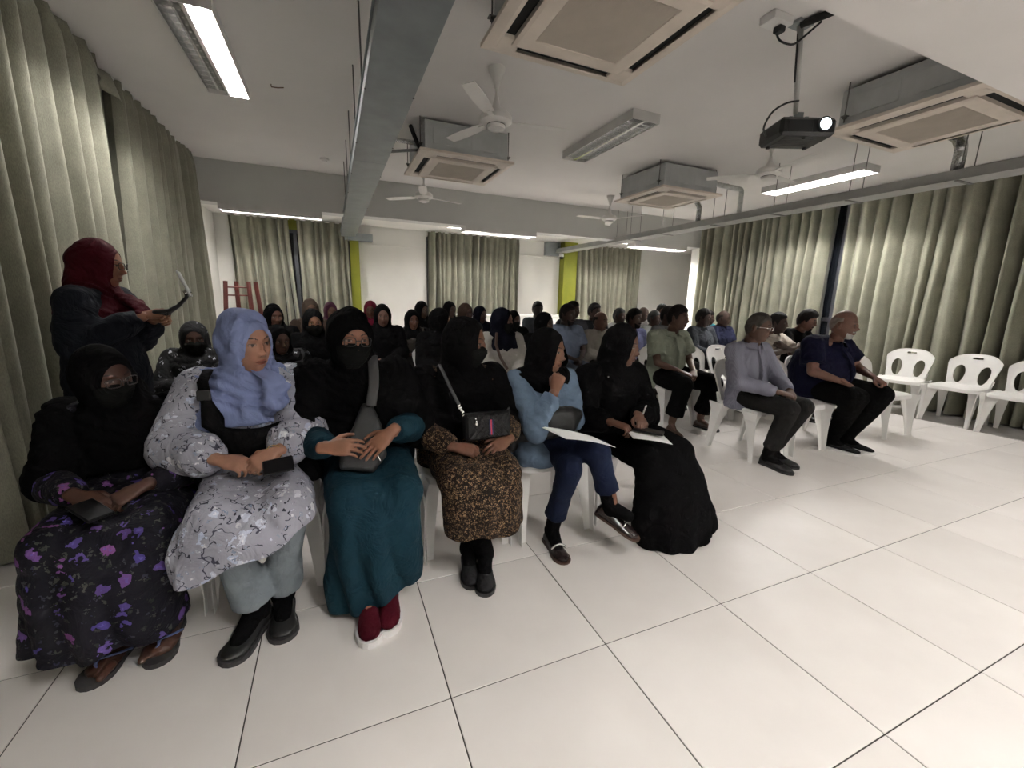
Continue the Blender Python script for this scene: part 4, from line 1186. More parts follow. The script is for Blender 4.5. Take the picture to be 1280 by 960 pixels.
# ------------------------------------------------------------------ cloths
black = cloth('black_cloth', (.0035, .0035, .0038), .9, var=.2)
black2 = cloth('soft_black_cloth', (.0045, .0045, .0048), .85, var=.2)
blk_mask = cloth('charcoal_mask_cloth', (.009, .0095, .009), .8)
m_periw = cloth('periwinkle_scarf', (.22, .265, .47), .8, var=.05, bmp=.15)
m_maroon = cloth('maroon_scarf', (.042, .002, .006), .8)
m_teal = cloth('teal_skirt_cloth', (.006, .026, .040), .85, var=.08)
m_dkjean = cloth('dark_denim', (.006, .010, .028), .85)
m_gyjean = cloth('grey_denim', (.21, .24, .27), .9, var=.12)
m_chambray = cloth('chambray_blue', (.125, .175, .25), .85, var=.1)
m_slate = cloth('slate_dress', (.008, .0095, .014), .8)
m_white_paper = plain('white_paper', (.82, .82, .82), .6, var=.01)
m_leather = plain('black_leather', (.006, .006, .0065), .45, var=.2, spec=.3, bmp=.3, bscale=60)
m_nylon = plain('grey_black_nylon', (.016, .0165, .018), .6, var=.15, bmp=.2, bscale=200)
m_gold = plain('gold_metal', (.75, .50, .20), .25, .95, var=.05)
m_chrome = plain('chrome_metal', (.75, .75, .75), .2, .95, var=.05)
m_phone = plain('phone_black_glass', (.004, .004, .005), .3, spec=.25)
fl_w1 = flowers('purple_floral_cloth', (.004, .0035, .008), [(46, .33, [(.014, .018, .014), (.05, .055, .045), (.02, .02, .05)], 3.1, .6), (19, .33, [(.055, .04, .20), (.09, .055, .22), (.20, .06, .21), (.07, .06, .24)], 0, .62)])
fl_w2 = flowers('pale_blossom_cloth', (.38, .38, .45), [(22, .36, [(.72, .72, .76), (.64, .67, .76), (.50, .56, .7)], 1.7, .6), (45, .30, [(.62, .62, .65), (.20, .25, .36), (.5, .52, .6)], 5, .45)], twig=[(19, .013, (.04, .042, .06)), (12, .009, (.06, .06, .09))])
fl_w4 = flowers('brown_ditsy_cloth', (.010, .005, .0035), [(92, .36, [(.26, .155, .075), (.36, .24, .13), (.17, .09, .04)], 0, .8)], rough=.85)
fl_dark = flowers('black_flecked_cloth', (.005, .005, .006), [(26, .25, [(.35, .36, .40), (.16, .17, .2), (.5, .5, .55)], 2, .5)])
SK1 = (.060, .025, .016); SK2 = (.31, .158, .105); SK3 = (.22, .10, .06); SK4 = (.13, .057, .035); SK5 = (.19, .088, .055); SKM = (.045, .022, .015); SKL = (.105, .048, .030)
UP = A(0, -.35, 1)
def tilt_box(c, size, R, bev=.004):
    s = Soup(); h = A(*size)/2; s.box(-h, h, R=R, c=np.array(c), bev=bev); return s
def simple(name, s, mat, label, cat, smooth=False, group=None, **kw):
    V = s.V(); c = (V.min(0)+V.max(0))/2; c[2] = V[:, 2].min()
    me = mesh(name, V-c, s.f, mat, smooth, True)
    if smooth: me.set_sharp_from_angle(angle=.8)
    o = obj(name, me, None, tuple(c), label=label, category=cat)
    if group: o['group'] = group
    return o
FRONT = 'women seated in the front row'

# ---- W1: elderly woman
J = seated(.17, .30, .92, pel=(.17, .36, .50), chest=(.155, .37, .70), neck=(.13, .33, .835), Hc=(.118, .285, .945), shR=(-.03, .35, .79), shL=(.29, .35, .79),
           hipR=(.09, .34, .49), hipL=(.25, .34, .49), kR=(.06, -.07, .47), kL=(.31, -.07, .47), aR=(.155, .02, .085), aL=(.285, .05, .085), tR=(.115, -.13, 0), tL=(.285, -.11, 0),
           wR=(.105, .02, .60), wL=(.275, .045, .60), hyaw=.92, hpitch=.12, tilt=-.06)
J['hs'] = .94
w1 = person('elderly woman in black cape, black mask, glasses and purple floral dress, at far left', J, FRONT, 'near', SK1, True, barefoot=True, hands=('fold', 'fold'),
            hdir=((A(.75, -.35, -.35), A(.2, -.7, .75)), (A(-.75, -.45, -.3), A(0, -.4, .9))), w=1.0)
top_garment(w1, J, 'dress_bodice', fl_w1, 'long', .012, seed=5)
skirt(w1, J, fl_w1, (.165, -.055, .135), .205, .13, seed=6, fold=.012, kz=0)
scarf(w1, J, black, hem=.60, rx=.25, ry=.165, arms=.95, armr=.082, seed=2, fold=.005)
mask(w1, J, blk_mask); glasses(w1, J, plain('brown_spectacle_frame', (.02, .010, .008), .35))
m_strap = plain('blue_rubber_strap', (.10, .14, .32), .5); m_ffsole = plain('dark_rubber_sole', (.03, .028, .03), .7)
for q in 'RL':
    a, t = J['a'+q], J['t'+q]; d = A(t[0]-a[0], t[1]-a[1], 0); hl = a-unit(d)*.060; hl[2] = 0
    sl = sole_mesh(hl, d, .240, 1.10, 0, .018)
    so = put('flip_flop', sl.V(), sl.f, m_ffsole, w1, smooth=False)
    dd = unit(d); sd = np.cross(dd, A(0, 0, 1)); K = Soup(); toe = hl + dd*.192 + sd*(.020 if q == 'R' else -.020)*-1 + A(0, 0, .02); hi = hl + dd*.168 + A(0, 0, .058)
    for sg in (-1, 1): K.loft([hl+dd*.085+sd*sg*.040+A(0, 0, .018), hl+dd*.14+sd*sg*.040+A(0, 0, .050), hi, hi+dd*.012-A(0, 0, .01), toe], [.006, .007, .007, .005, .004], [.004]*5, seg=8)
    me = mesh('strap', K.V()-np.array(w1.location), K.f, m_strap, True, True); obj('strap', me, so)
K = Soup(); K.loft([J['wR']+A(-.028, .01, 0)+A(0, 0, 0), J['wR']+A(-.03, .012, .02)], .0, seg=6) if False else None
K = Soup(); d = unit(J['wR']-J['eR']); K.loft([J['wR']-d*.045, J['wR']-d*.030], [.036, .037], seg=18, rnd_=False); put('cuff', K.V(), K.f, plain('silver_trim', (.45, .46, .5), .4, .5), w1)
simple('phone', tilt_box((.175, -.075, .585), (.07, .12, .011), rotz(.8)@rotx(.2)), m_phone, 'small dark phone held in the lap of the elderly woman at far left', 'phone')
chair(.19, .33, .0, 'white plastic chair under the elderly woman at far left', 'chairs of the front row')

# ---- W2: blue scarf
J = seated(.58, .30, .95, pel=(.58, .34, .53), chest=(.57, .34, .79), neck=(.570, .295, .945), Hc=(.585, .25, 1.068), shR=(.395, .33, .885), shL=(.735, .33, .885),
           kR=(.505, -.12, .50), kL=(.725, -.12, .50), aR=(.585, -.03, .10), aL=(.665, .03, .10), tR=(.51, -.20, 0), tL=(.675, -.13, 0),
           wR=(.500, .03, .672), wL=(.690, .02, .685), eR=(.325, .20, .675), eL=(.775, .18, .69), hyaw=.78, hpitch=.05, tilt=-.04)
J['hs'] = 1.0
w2 = person('woman in periwinkle blue headscarf, pale blossom tunic and grey jeans, hands folded over a phone', J, FRONT, 'near', SK2, True, w=1.08, fat=.10,
            hands=('fold', 'fold'), hdir=((A(.85, -.42, -.12), A(.1, -.5, .9)), (A(-.80, -.40, -.35), A(-.1, -.75, .7))))
top_garment(w2, J, 'tunic_bodice', fl_w2, 'long', .022, seed=15, puff=.020, fold=.005)
skirt(w2, J, fl_w2, (.570, -.150, .385), .205, .085, seed=8, name='tunic_skirt', fold=.008, tilt=.35, puffk=.012)
trousers(w2, J, m_gyjean, cuff=.035, loose=-.004, flare=.024, seed=4, knee=.86)
scarf(w2, J, m_periw, hem=.755, rx=.195, ry=.180, fold=.015, seed=11, open_=(.054, .083, -.016), freq=10,
      drape=lambda s: (s.loft([(.655, .175, .985), (.700, .165, .90), (.690, .145, .84)], [.03, .045, .055], [.02, .016, .010], ax=(1, .2, 0)), s.loft([(.44, .24, .86), (.42, .19, .80), (.42, .175, .73)], [.04, .04, .03], [.03, .02, .012], ax=(1, -.3, 0))))
socks(w2, J, black, .16)
m_slide = plain('black_slide_leather', (.012, .012, .012), .5)
shoes(w2, J, m_slide, m_ffsole, L=.245, h=.72, w=1.12)
for q in 'RL':
    a, t = J['a'+q], J['t'+q]; d = unit(A(t[0]-a[0], t[1]-a[1], 0)); c = a - d*.055 + d*.150; c[2] = .060
    K = Soup(); K.loft([c+np.cross(d, A(0, 0, 1))*k for k in (-.016, .016)], .005, seg=8); put('shoe_buckle', K.V(), K.f, m_gold, w2)
K = Soup(); wv = unit(J['wL']-J['eL']); K.loft([J['wL']+A(-.030, -.02, -.028)*0+wv*.02+A(*q)*.029 for q in [(math.cos(a)*.9, math.sin(a)*.3, math.sin(a)) for a in np.linspace(0, 2*PI, 17)]], .0016, seg=6); put('bracelet', K.V(), K.f, m_gold, w2)
simple('phone', tilt_box((.700, -.055, .655), (.10, .075, .010), rotz(.15)@rotx(.45)@roty(-.1)), m_phone, 'black phone held under the folded hands of the woman in blue headscarf', 'phone')
bg = thing('crossbody_bag', (.58, .16, .70), 'black crescent-shaped cloth bag worn across the chest over the blue headscarf', 'bag')
s = Soup(); P = []; 
arc = [(.455, .165, .86), (.470, .150, .78), (.515, .132, .715), (.585, .120, .690), (.655, .122, .705), (.715, .150, .755)]
s.loft(arc, [.020, .045, .062, .066, .055, .02], [.014, .026, .030, .030, .026, .012], ax=(-.5, 0, .8), seg=16)
V, Q = remesh(s, .009, 3); V = V + normals(V, Q)*(wrinkle(V, 3)*.004)[:, None]; put('pouch', V, Q, black2, bg)
s = Soup(); s.loft([(.452, .170, .85), (.438, .205, .93), (.445, .27, .965), (.47, .36, .95), (.50, .45, .88)], [.019]*5, [.004]*5, ax=(1, 0, 0), seg=8); put('strap', s.V(), s.f, black2, bg)
s = tilt_box((.447, .163, .885), (.045, .012, .04), rotx(-.2)); put('strap_buckle', s.V(), s.f, m_dark, bg, smooth=False)
chair(.60, .33, 0, 'white plastic chair under the woman in periwinkle headscarf', 'chairs of the front row')

# ---- W3: black veil, teal skirt
J = seated(1.03, .28, .96, pel=(1.03, .32, .53), chest=(1.01, .32, .81), neck=(.985, .27, .955), Hc=(.975, .21, 1.085), shR=(.82, .30, .90), shL=(1.165, .30, .90),
           kR=(.93, -.12, .50), kL=(1.13, -.12, .51), aR=(.985, -.10, .10), aL=(1.075, -.07, .10), tR=(.975, -.30, .0), tL=(1.045, -.25, 0),
           wR=(.865, -.05, .705), wL=(1.105, -.035, .735), eR=(.79, .21, .66), eL=(1.235, .20, .68), hyaw=.26, hpitch=.06, tilt=.05)
J['hs'] = 1.02
w3 = person('woman in black veil, black mask and glasses with teal skirt and burgundy sneakers', J, FRONT, 'near', SK3, True, w=1.08,
            hands=('relax', 'flat'), hdir=((A(.92, -.30, .03), A(.05, -.75, .6)), (A(-.80, -.30, -.55), A(-.25, -.75, .6))))
top_garment(w3, J, 'teal_bodice', m_teal, 'long', .018, seed=25)
skirt(w3, J, m_teal, (1.02, -.055, .070), .175, .12, seed=12, fold=.018, tilt=.32)
scarf(w3, J, black, hem=.625, rx=.245, ry=.18, arms=1, armr=.098, seed=13, fold=.0065, open_=(.053, .064, -.010),
      drape=lambda s: s.loft([(.80, .22, .82), (.79, .14, .66), (.80, .10, .56)], [.06, .06, .045], [.07, .06, .05], ax=(1, 0, 0)))
mask(w3, J, blk_mask); glasses(w3, J)
m_burg = cloth('burgundy_knit', (.045, .0018, .006), .85, bmp=.6); m_wsole = plain('white_foam_sole', (.72, .70, .70), .5)
shoes(w3, J, m_burg, m_wsole, L=.255, h=1.0, w=1.02, solet=.026)
bg = thing('sling_bag', (.99, -.02, .60), 'dark grey triangular sling bag with strap on the lap of the teal-skirted woman', 'bag')
s = Soup(); poly = [(.905, -.095, .600), (1.030, -.115, .580), (1.085, -.095, .640), (1.075, -.040, .745), (1.045, .02, .830), (1.005, .02, .835), (.96, -.03, .745), (.905, -.075, .655)]
poly = [(a_, b_+.065, c_) for a_, b_, c_ in poly]; c0 = np.mean(np.array(poly), 0); nrm = unit(A(-.05, -1, .35)); V = []
for k, (sc, of) in enumerate(((.90, -.028), (1.0, -.012), (1.0, .012), (.88, .030))): V += [c0+(A(*p)-c0)*sc + nrm*of for p in poly]
n = len(poly); s.add(V, [(i+k*n, (i+1) % n+k*n, (i+1) % n+(k+1)*n, i+(k+1)*n) for k in range(3) for i in range(n)] + [tuple(range(n))[::-1], tuple(3*n+i for i in range(n))])
V, Q = remesh(s, .008, 3); V = V+normals(V, Q)*(wrinkle(V, 9)*.003)[:, None]; put('pouch', V, Q, m_nylon, bg)
s = Soup(); s.loft([(1.035, .035, .835), (1.055, .105, .90), (1.06, .145, .955), (1.062, .20, 1.01), (1.07, .30, 1.0), (1.08, .42, .93)], [.021]*6, [.004]*6, ax=(1, 0, 0), seg=8); put('strap', s.V(), s.f, plain('grey_webbing', (.055, .055, .058), .6), bg)
s = Soup(); s.loft([(1.045, -.058, .655), (1.055, -.062, .632)], .0035, seg=6); s.loft([c0+A(.035, -.048, -.085)+A(math.cos(a)*.008, 0, math.sin(a)*.008) for a in np.linspace(0, 2*PI, 13)], .0014, seg=5)
put('zip_and_badge', s.V(), s.f, m_chrome, bg)
chair(1.04, .34, 0, 'white plastic chair under the woman in the teal skirt', 'chairs of the front row')

# ---- W4: black veil, brown floral skirt
J = seated(1.48, .32, .95, pel=(1.48, .34, .53), chest=(1.485, .34, .79), neck=(1.485, .31, .925), Hc=(1.500, .26, 1.052), shR=(1.31, .33, .865), shL=(1.655, .33, .865),
           kR=(1.37, -.07, .50), kL=(1.585, -.08, .51), aR=(1.50, .0, .11), aL=(1.545, .05, .11), tR=(1.475, -.15, 0), tL=(1.445, -.05, 0),
           wR=(1.385, .04, .615), wL=(1.640, .04, .625), eR=(1.265, .22, .64), eL=(1.725, .20, .66), hyaw=.98, hpitch=.05)
J['aR'] = A(1.52, -.01, .11); J['tR'] = A(1.47, -.16, 0); J['aL'] = A(1.46, .06, .11); J['tL'] = A(1.43, -.08, 0)
w4 = person('woman in black veil and mask with brown ditsy floral dress and black handbag', J, FRONT, 'near', SK4, True, w=1.06,
            hands=('fold', 'relax'), hdir=((A(.88, -.40, -.15), A(.1, -.6, .75)), (A(-.85, -.42, -.22), A(0, -.55, .8))))
top_garment(w4, J, 'dress_bodice', fl_w4, 'long', .014, seed=35)
skirt(w4, J, fl_w4, (1.50, -.075, .270), .185, .115, seed=22, fold=.008, kz=0)
scarf(w4, J, black, hem=.60, rx=.225, ry=.182, arms=.98, armr=.085, fore=.25, seed=23, fold=.0055, open_=(.050, .080, .0))
mask(w4, J, blk_mask)
socks(w4, J, black, .22); shoes(w4, J, cloth('black_knit_shoe', (.014, .014, .015), .8), m_dark, L=.25, h=1.0, w=.98)
bg = thing('handbag', (1.545, .06, .63), 'small black quilted handbag with red and blue centre stripe on the lap', 'bag')
Rb = rotz(.06)@rotx(-.12)
s = tilt_box((1.545, .060, .695), (.225, .06, .125), Rb, .012); pb = put('body', s.V(), s.f, m_leather, bg, smooth=False)
s = Soup()
for k in range(-4, 5):
    for sg in (-1, 1):
        c = A(k*.026, -.032, 0)
        pp = [A(k*.026+sg*t, -.0315, t*1.0) for t in (-.055, .055)]
        pp = [A(max(-.105, min(.105, p[0])), p[1], p[2]) for p in pp]
        s.loft([Rb@p+A(1.545, .06, .695) for p in pp], .0011, seg=4, rnd_=False)
put('quilting', s.V(), s.f, m_dark, bg, kind='stuff')
for dx, nm, cc in ((-.006, 'blue_stripe', (.02, .03, .12)), (0, 'red_stripe', (.62, .03, .06)), (.006, 'blue_stripe', (.02, .03, .12))):
    s = tilt_box(Rb@A(.008+dx, -.0325, -.005)+A(1.545, .06, .695), (.006, .004, .07), Rb, 0); put(nm, s.V(), s.f, plain(nm, cc, .5), bg, smooth=False)
s = Soup(); s.ell(Rb@A(-.065, -.036, .02)+A(1.545, .06, .695), (.008, .005, .014), seg=8); s.ell(Rb@A(-.068, -.036, .042)+A(1.545, .06, .695), (.006, .005, .006), seg=8); put('charm', s.V(), s.f, m_chrome, bg)
s = Soup()
for k in range(7): s.ell(A(1.415+.006*k, .075-.001*k, .795-.012*k), (.008, .003, .010), roty(.5+k), seg=6, rings=5)
put('chain_link', s.V(), s.f, m_chrome, bg)
s = Soup(); s.loft([(1.415, .075, .80), (1.385, .11, .87), (1.365, .15, .93), (1.37, .26, .955), (1.38, .40, .90)], [.008]*5, [.003]*5, ax=(1, 0, 0), seg=8)
s.loft([(1.65, .075, .755), (1.67, .10, .76), (1.69, .14, .72)], [.005]*3, [.003]*3, ax=(1, 0, 0), seg=6); put('strap', s.V(), s.f, plain('grey_webbing', (.055, .055, .058), .6), bg)
chair(1.49, .345, 0, 'white plastic chair under the woman in brown floral dress', 'chairs of the front row')

# ---- W5: denim shirt
J = seated(1.97, .30, .92, pel=(1.97, .33, .52), chest=(1.945, .31, .78), neck=(1.93, .27, .895), Hc=(1.935, .23, 1.005), shR=(1.785, .28, .845), shL=(2.09, .30, .84),
           kR=(2.045, -.12, .565), kL=(1.92, -.08, .48), aR=(2.14, -.13, .28), aL=(1.915, .06, .10), tR=(2.225, -.235, .225), tL=(1.905, -.07, 0),
           wR=(1.900, .075, .828), wL=(2.03, .10, .665), eR=(1.81, .07, .64), eL=(2.14, .24, .62), hyaw=.66, hpitch=.04, tilt=.05)
J['hs'] = .94
w5 = person('young woman in black headscarf and denim shirt, hand on chin, legs crossed in dark jeans', J, FRONT, 'near', SK5, True, w=.98,
            hands=('fist', 'fold'), hdir=((A(.20, -.10, .95), A(-.5, -.75, .1)), (A(-.75, -.6, -.1), A(0, -.3, 1))))
top_garment(w5, J, 'denim_shirt', m_chambray, 'long', .014, seed=45, hem=.10, fold=.005)
s = Soup(); s.loft([(1.93, .33, .60), (1.90, .24, .52), (1.87, .12, .47)], [.15, .16, .12], [.12, .10, .06], ax=(1, 0, 0)); s.loft([(1.82, .30, .55), (1.81, .20, .48), (1.81, .13, .44)], [.07, .06, .055], [.05, .04, .02], ax=(1, 0, 0))
V, Q = remesh(s, .010, 3); V = V+normals(V, Q)*(wrinkle(V, 19)*.009)[:, None]; put('shirt_tail', V, Q, m_chambray, w5)
trousers(w5, J, m_dkjean, cuff=.09, loose=-.006, flare=.010, seed=14)
scarf(w5, J, black, hem=.72, rx=.125, ry=.13, fold=.005, seed=33, open_=(.050, .080, -.008))
socks(w5, J, black, .16, r=.040)
m_flat = plain('black_patent_flat', (.02, .012, .012), .25); m_fs = plain('brown_shoe_sole', (.06, .03, .02), .5)
shoes(w5, J, m_flat, m_fs, L=.235, h=.72, w=.95, solet=.010, lift='R')
for q in 'RL':
    a, t = J['a'+q], J['t'+q]; d = unit(t-a if q == 'R' else A(t[0]-a[0], t[1]-a[1], 0)); sd = unit(np.cross(d, A(0, 0, 1))); up = np.cross(sd, d)
    c = (a-d*.055+d*.155); 
    if q == 'L': c[2] = .060
    else: c = a - d*.05 - up*.075 + d*.150 + up*.052
    K = Soup(); K.loft([c+sd*x-up*(abs(x)*14*abs(x)) for x in (-.038, -.02, 0, .02, .038)], [.007]*5, [.0035]*5, seg=8); put('shoe_band', K.V(), K.f, m_chrome, w5)
K = Soup(); K.ell((2.035, -.105, .60), (.004,)*3); 
bg = thing('shoulder_bag', (1.86, .10, .62), 'shiny black puffy bag tucked under the arm of the woman in denim', 'bag')
s = Soup(); s.loft([(1.74, .20, .60), (1.80, .10, .645), (1.88, .05, .675), (1.97, .045, .685), (2.04, .07, .70)], [.05, .065, .075, .07, .035], [.05, .055, .05, .045, .03], ax=(0, .2, 1)); s.loft([(1.735, .26, .66), (1.72, .22, .58), (1.73, .20, .52)], [.06, .06, .04], [.05, .05, .03], ax=(0, 1, 0))
V, Q = remesh(s, .010, 3); V = V+normals(V, Q)*(wrinkle(V, 6, .8)*.012)[:, None]; put('pouch', V, Q, m_leather, bg)
s = Soup(); s.loft([(1.745, .13, .685), (1.765, .11, .675)], .004, seg=6); put('zip_pull', s.V(), s.f, m_chrome, bg)
def sheet(name, P4, label, group=None, bend=.01, text=True):
    """sheet of paper with its own thickness; P4 = corner points in order"""
    P4 = [A(*p) for p in P4]; n = 8; V = []
    for i in range(n+1):
        for j in range(n+1):
            u, v = i/n, j/n; p = (P4[0]*(1-u)+P4[1]*u)*(1-v)+(P4[3]*(1-u)+P4[2]*u)*v
            V.append(p + A(0, 0, bend*math.sin(PI*u)))
    Fs = [(i*(n+1)+j, (i+1)*(n+1)+j, (i+1)*(n+1)+j+1, i*(n+1)+j+1) for i in range(n) for j in range(n)]
    V, Fs = solidify(V, Fs, A(0, 0, .0012)); c = V.mean(0); o = obj(name, mesh(name, V-c, Fs, m_white_paper, True, True), None, tuple(c), label=label, category='paper')
    if group: o['group'] = group
    return o
sheet('paper_sheet', [(1.80, .02, .675), (1.995, -.14, .655), (2.05, -.245, .632), (1.86, -.13, .655)], 'white paper lying on the lap of the woman in the denim shirt', bend=.008)
chair(1.98, .32, 0, 'white plastic chair under the woman in the denim shirt', 'chairs of the front row')

# ---- W6: black abaya
J = seated(2.47, .32, .92, pel=(2.47, .35, .53), chest=(2.44, .34, .77), neck=(2.42, .30, .90), Hc=(2.425, .255, 1.02), shR=(2.26, .32, .835), shL=(2.60, .33, .835),
           kR=(2.37, -.10, .49), kL=(2.58, -.10, .50), aR=(2.50, -.12, .09), aL=(2.66, -.12, .09), tR=(2.53, -.28, 0), tL=(2.70, -.28, 0),
           wR=(2.235, .04, .650), wL=(2.395, .02, .675), eR=(2.19, .25, .62), eL=(2.60, .20, .62), hyaw=.62, hpitch=.08)
J['hs'] = .98
w6 = person('woman in flowing black abaya and headscarf whose hem spreads over the floor, papers on lap', J, FRONT, 'near', SKL, True, w=1.05,
            hands=('fold', 'fold'), hdir=((A(.55, -.80, -.15), A(.1, -.2, 1)), (A(-.35, -.85, -.25), A(.1, -.4, .9))))
top_garment(w6, J, 'abaya_bodice', black, 'long', .025, seed=55, fold=.006)
skirt(w6, J, black, (2.61, -.10, .012), .262, .18, seed=32, fold=.006, name='abaya_skirt', cut=False)
scarf(w6, J, black2, hem=.62, rx=.205, ry=.16, arms=.75, armr=.080, seed=43, fold=.006, open_=(.051, .083, -.008))
K = Soup(); K.ell((2.30, .185, .865), (.012, .004, .005), rotz(.5)); put('scarf_pin', K.V(), K.f, m_chrome, w6)
sheet('paper_sheet', [(2.29, -.01, .622), (2.44, -.10, .615), (2.40, -.23, .600), (2.25, -.12, .612)], 'stack of white papers on the lap of the woman in the black abaya', bend=.004)
simple('phone', tilt_box((2.365, -.095, .632), (.075, .15, .010), rotz(.75)@rotx(.05)), m_phone, 'black phone lying on the papers of the woman in the abaya', 'phone')
K = Soup(); K.cap((2.385, -.02, .70), (2.365, -.06, .755), .004, seg=8); simple('pen', K, m_white, 'white pen held upright by the woman in the black abaya', 'pen', smooth=True)
chair(2.47, .36, 0, 'white plastic chair under the woman in the black abaya', 'chairs of the front row')

# ---- W0: standing woman
rt = 1.42; Rw = rotz(rt); O = A(-.19, 1.18, 0)
def LW(x, y, z): return Rw@A(x, y, 0)+O+A(0, 0, z)
J = seated(-.19, 1.18, .9, rt, pel=LW(0, .02, .80), chest=LW(0, .04, 1.08), neck=LW(0, .03, 1.26), Hc=LW(0, -.01, 1.385), shR=LW(-.16, .02, 1.20), shL=LW(.16, .02, 1.20),
           hipR=LW(-.09, 0, .78), hipL=LW(.09, 0, .78), kR=LW(-.09, -.03, .43), kL=LW(.09, -.03, .43), aR=LW(-.09, .02, .09), aL=LW(.09, .02, .09), tR=LW(-.10, -.16, 0), tL=LW(.10, -.16, 0),
           wR=LW(-.10, -.225, 1.135), wL=LW(-.03, -.23, 1.115), eR=LW(-.22, .01, 1.00), eL=LW(.20, -.02, .99), hyaw=.16, hpitch=.08)
J['hs'] = .98
w0 = person('standing woman in maroon headscarf, glasses and dark slate dress holding a phone gimbal', J, None, 'near', SK3, True, w=1.08,
            hands=('grip', 'grip'), hdir=((Rw@A(.25, -.95, .15), Rw@A(-.7, -.1, .7)), (Rw@A(-.2, -.95, .1), Rw@A(.6, -.1, .4))))
top_garment(w0, J, 'dress_bodice', m_slate, 'long', .020, seed=65, fold=.007, puff=.008)
skirt(w0, J, m_slate, LW(0, .0, .10), .25, .20, seed=42, fold=.016, kz=0)
scarf(w0, J, m_maroon, hem=1.07, rx=.19, ry=.175, fold=.006, seed=53, freq=11, open_=(.051, .082, -.006), topup=.0, chestoff=.03,
      drape=lambda s: (s.loft([LW(.0, -.12, 1.22), LW(-.05, -.19, 1.17), LW(-.10, -.215, 1.13)], [.07, .06, .03], [.02, .02, .012], ax=Rw@A(1, 0, 0)), s.ell(J['Hc']+J['R']@A(0, .06, .01), (.075, .075, .085))))
glasses(w0, J, r=.022)
shoes(w0, J, m_dark, m_ffsole, L=.24, h=.7)
gm = thing('phone_gimbal', tuple(LW(-.08, -.33, 1.16)), 'phone on a small black gimbal stick held out by the standing woman', 'phone')
s = Soup(); s.loft([LW(-.09, -.27, 1.155), LW(-.085, -.33, 1.16), LW(-.075, -.37, 1.19)], [.014, .014, .010], seg=12); s.loft([LW(-.075, -.37, 1.19), LW(-.07, -.41, 1.235), LW(-.075, -.415, 1.26)], [.010, .009, .012], seg=10); s.box((-.02, -.04, -.02), (.02, .03, .0), R=Rw, c=LW(-.08, -.29, 1.16), bev=.005)
put('grip_handle', s.V(), s.f, m_dark, gm)
s = tilt_box(LW(-.075, -.41, 1.305), (.075, .009, .135), Rw@rotx(-.35)@rotz(.25)); put('phone_body', s.V(), s.f, plain('silver_phone_case', (.45, .46, .46), .3, .3), gm, smooth=False)
s = tilt_box(LW(-.075, -.418, 1.265), (.05, .02, .022), Rw@rotx(-.5)); s.ell(LW(-.07, -.425, 1.25), (.012,)*3, seg=8); put('clamp', s.V(), s.f, m_chrome, gm, smooth=False)
# ------------------------------------------------------------------ the men on the right, large enough to read
def shirtcol(n, c, v=.1): return cloth(n, c, .85, var=v)
tr_dk = cloth('charcoal_trousers', (.012, .0115, .011), .85); tr_blk = cloth('black_trousers', (.004, .004, .004), .85)
m_brown = plain('brown_leather', (.055, .028, .018), .45); m_bshoe = plain('black_shoe_leather', (.012, .012, .012), .4)
MEN1 = 'men seated in the front row'; MEN = 'men seated in the rows behind'; WOM = 'women seated in the rows behind'
# M14 lavender shirt
J = seated(4.17, .70, 1.0, pel=(4.17, .76, .53), chest=(4.12, .76, .80), neck=(4.09, .71, .965), Hc=(4.085, .67, 1.095), shR=(3.94, .75, .905), shL=(4.27, .74, .91),
           kR=(4.10, .33, .50), kL=(4.27, .33, .50), aR=(4.10, .44, .10), aL=(4.22, .50, .10), tR=(4.10, .26, 0), tL=(4.26, .33, 0), wR=(4.08, .42, .615), wL=(4.21, .42, .615), eR=(3.90, .62, .66), eL=(4.32, .60, .67), hyaw=.42, hpitch=.10)
m = person('old man with thin grey hair and glasses in lavender-grey shirt, hands clasped', J, MEN1, 'near', (.085, .042, .028), hands=('fold', 'fold'), w=.97)
lav = stripes('lavender_stripe_cloth', (.165, .165, .215), (.20, .20, .25), 0, 45)
top_garment(m, J, 'shirt', lav, 'long', .014, seed=71, collar=lav, hem=.12, fold=.006)
trousers(m, J, tr_dk, cuff=.06, loose=.006, seed=72); hair(m, J, (.075, .065, .058), 'short', .004, .070); glasses(m, J, m_chrome, .018)
socks(m, J, tr_blk, .12); shoes(m, J, m_bshoe, m_dark, .27, lift=None)
chair(4.24, .74, 0, 'white plastic chair under the old man in the lavender-grey shirt', 'chairs of the men')
# M17 navy polo
J = seated(5.18, .70, 1.04, pel=(5.19, .80, .54), chest=(5.17, .78, .83), neck=(5.18, .72, .985), Hc=(5.185, .66, 1.118), shR=(4.97, .77, .93), shL=(5.39, .77, .93),
           hipR=(5.08, .78, .53), hipL=(5.30, .78, .53), kR=(4.99, .36, .52), kL=(5.33, .34, .53), aR=(5.06, .52, .10), aL=(5.24, .50, .10), tR=(5.09, .36, 0), tL=(5.26, .33, 0),
           wR=(4.98, .46, .635), wL=(5.33, .42, .67), eR=(4.89, .68, .70), eL=(5.50, .66, .72), hyaw=.30, hpitch=.05)
J['hs'] = 1.08
m = person('large bald man with white beard in navy polo shirt and black trousers, fists on thighs', J, MEN1, 'near', (.13, .062, .042), hands=('fist', 'fold'), w=1.30, belly=.085, fat=.12,
           hdir=((A(.3, -.7, -.5), A(.0, -.4, .8)), (A(-.1, -.85, -.4), A(0, -.2, 1))))
nav = cloth('navy_polo_cloth', (.0035, .004, .016), .85); top_garment(m, J, 'polo_shirt', nav, 'short', .020, seed=81, collar=nav, hem=.10, fold=.006)
trousers(m, J, tr_blk, cuff=.05, loose=.0, seed=82); beard(m, J, (.30, .29, .275), True, .007); hair(m, J, (.20, .17, .15), 'fringe', .005)
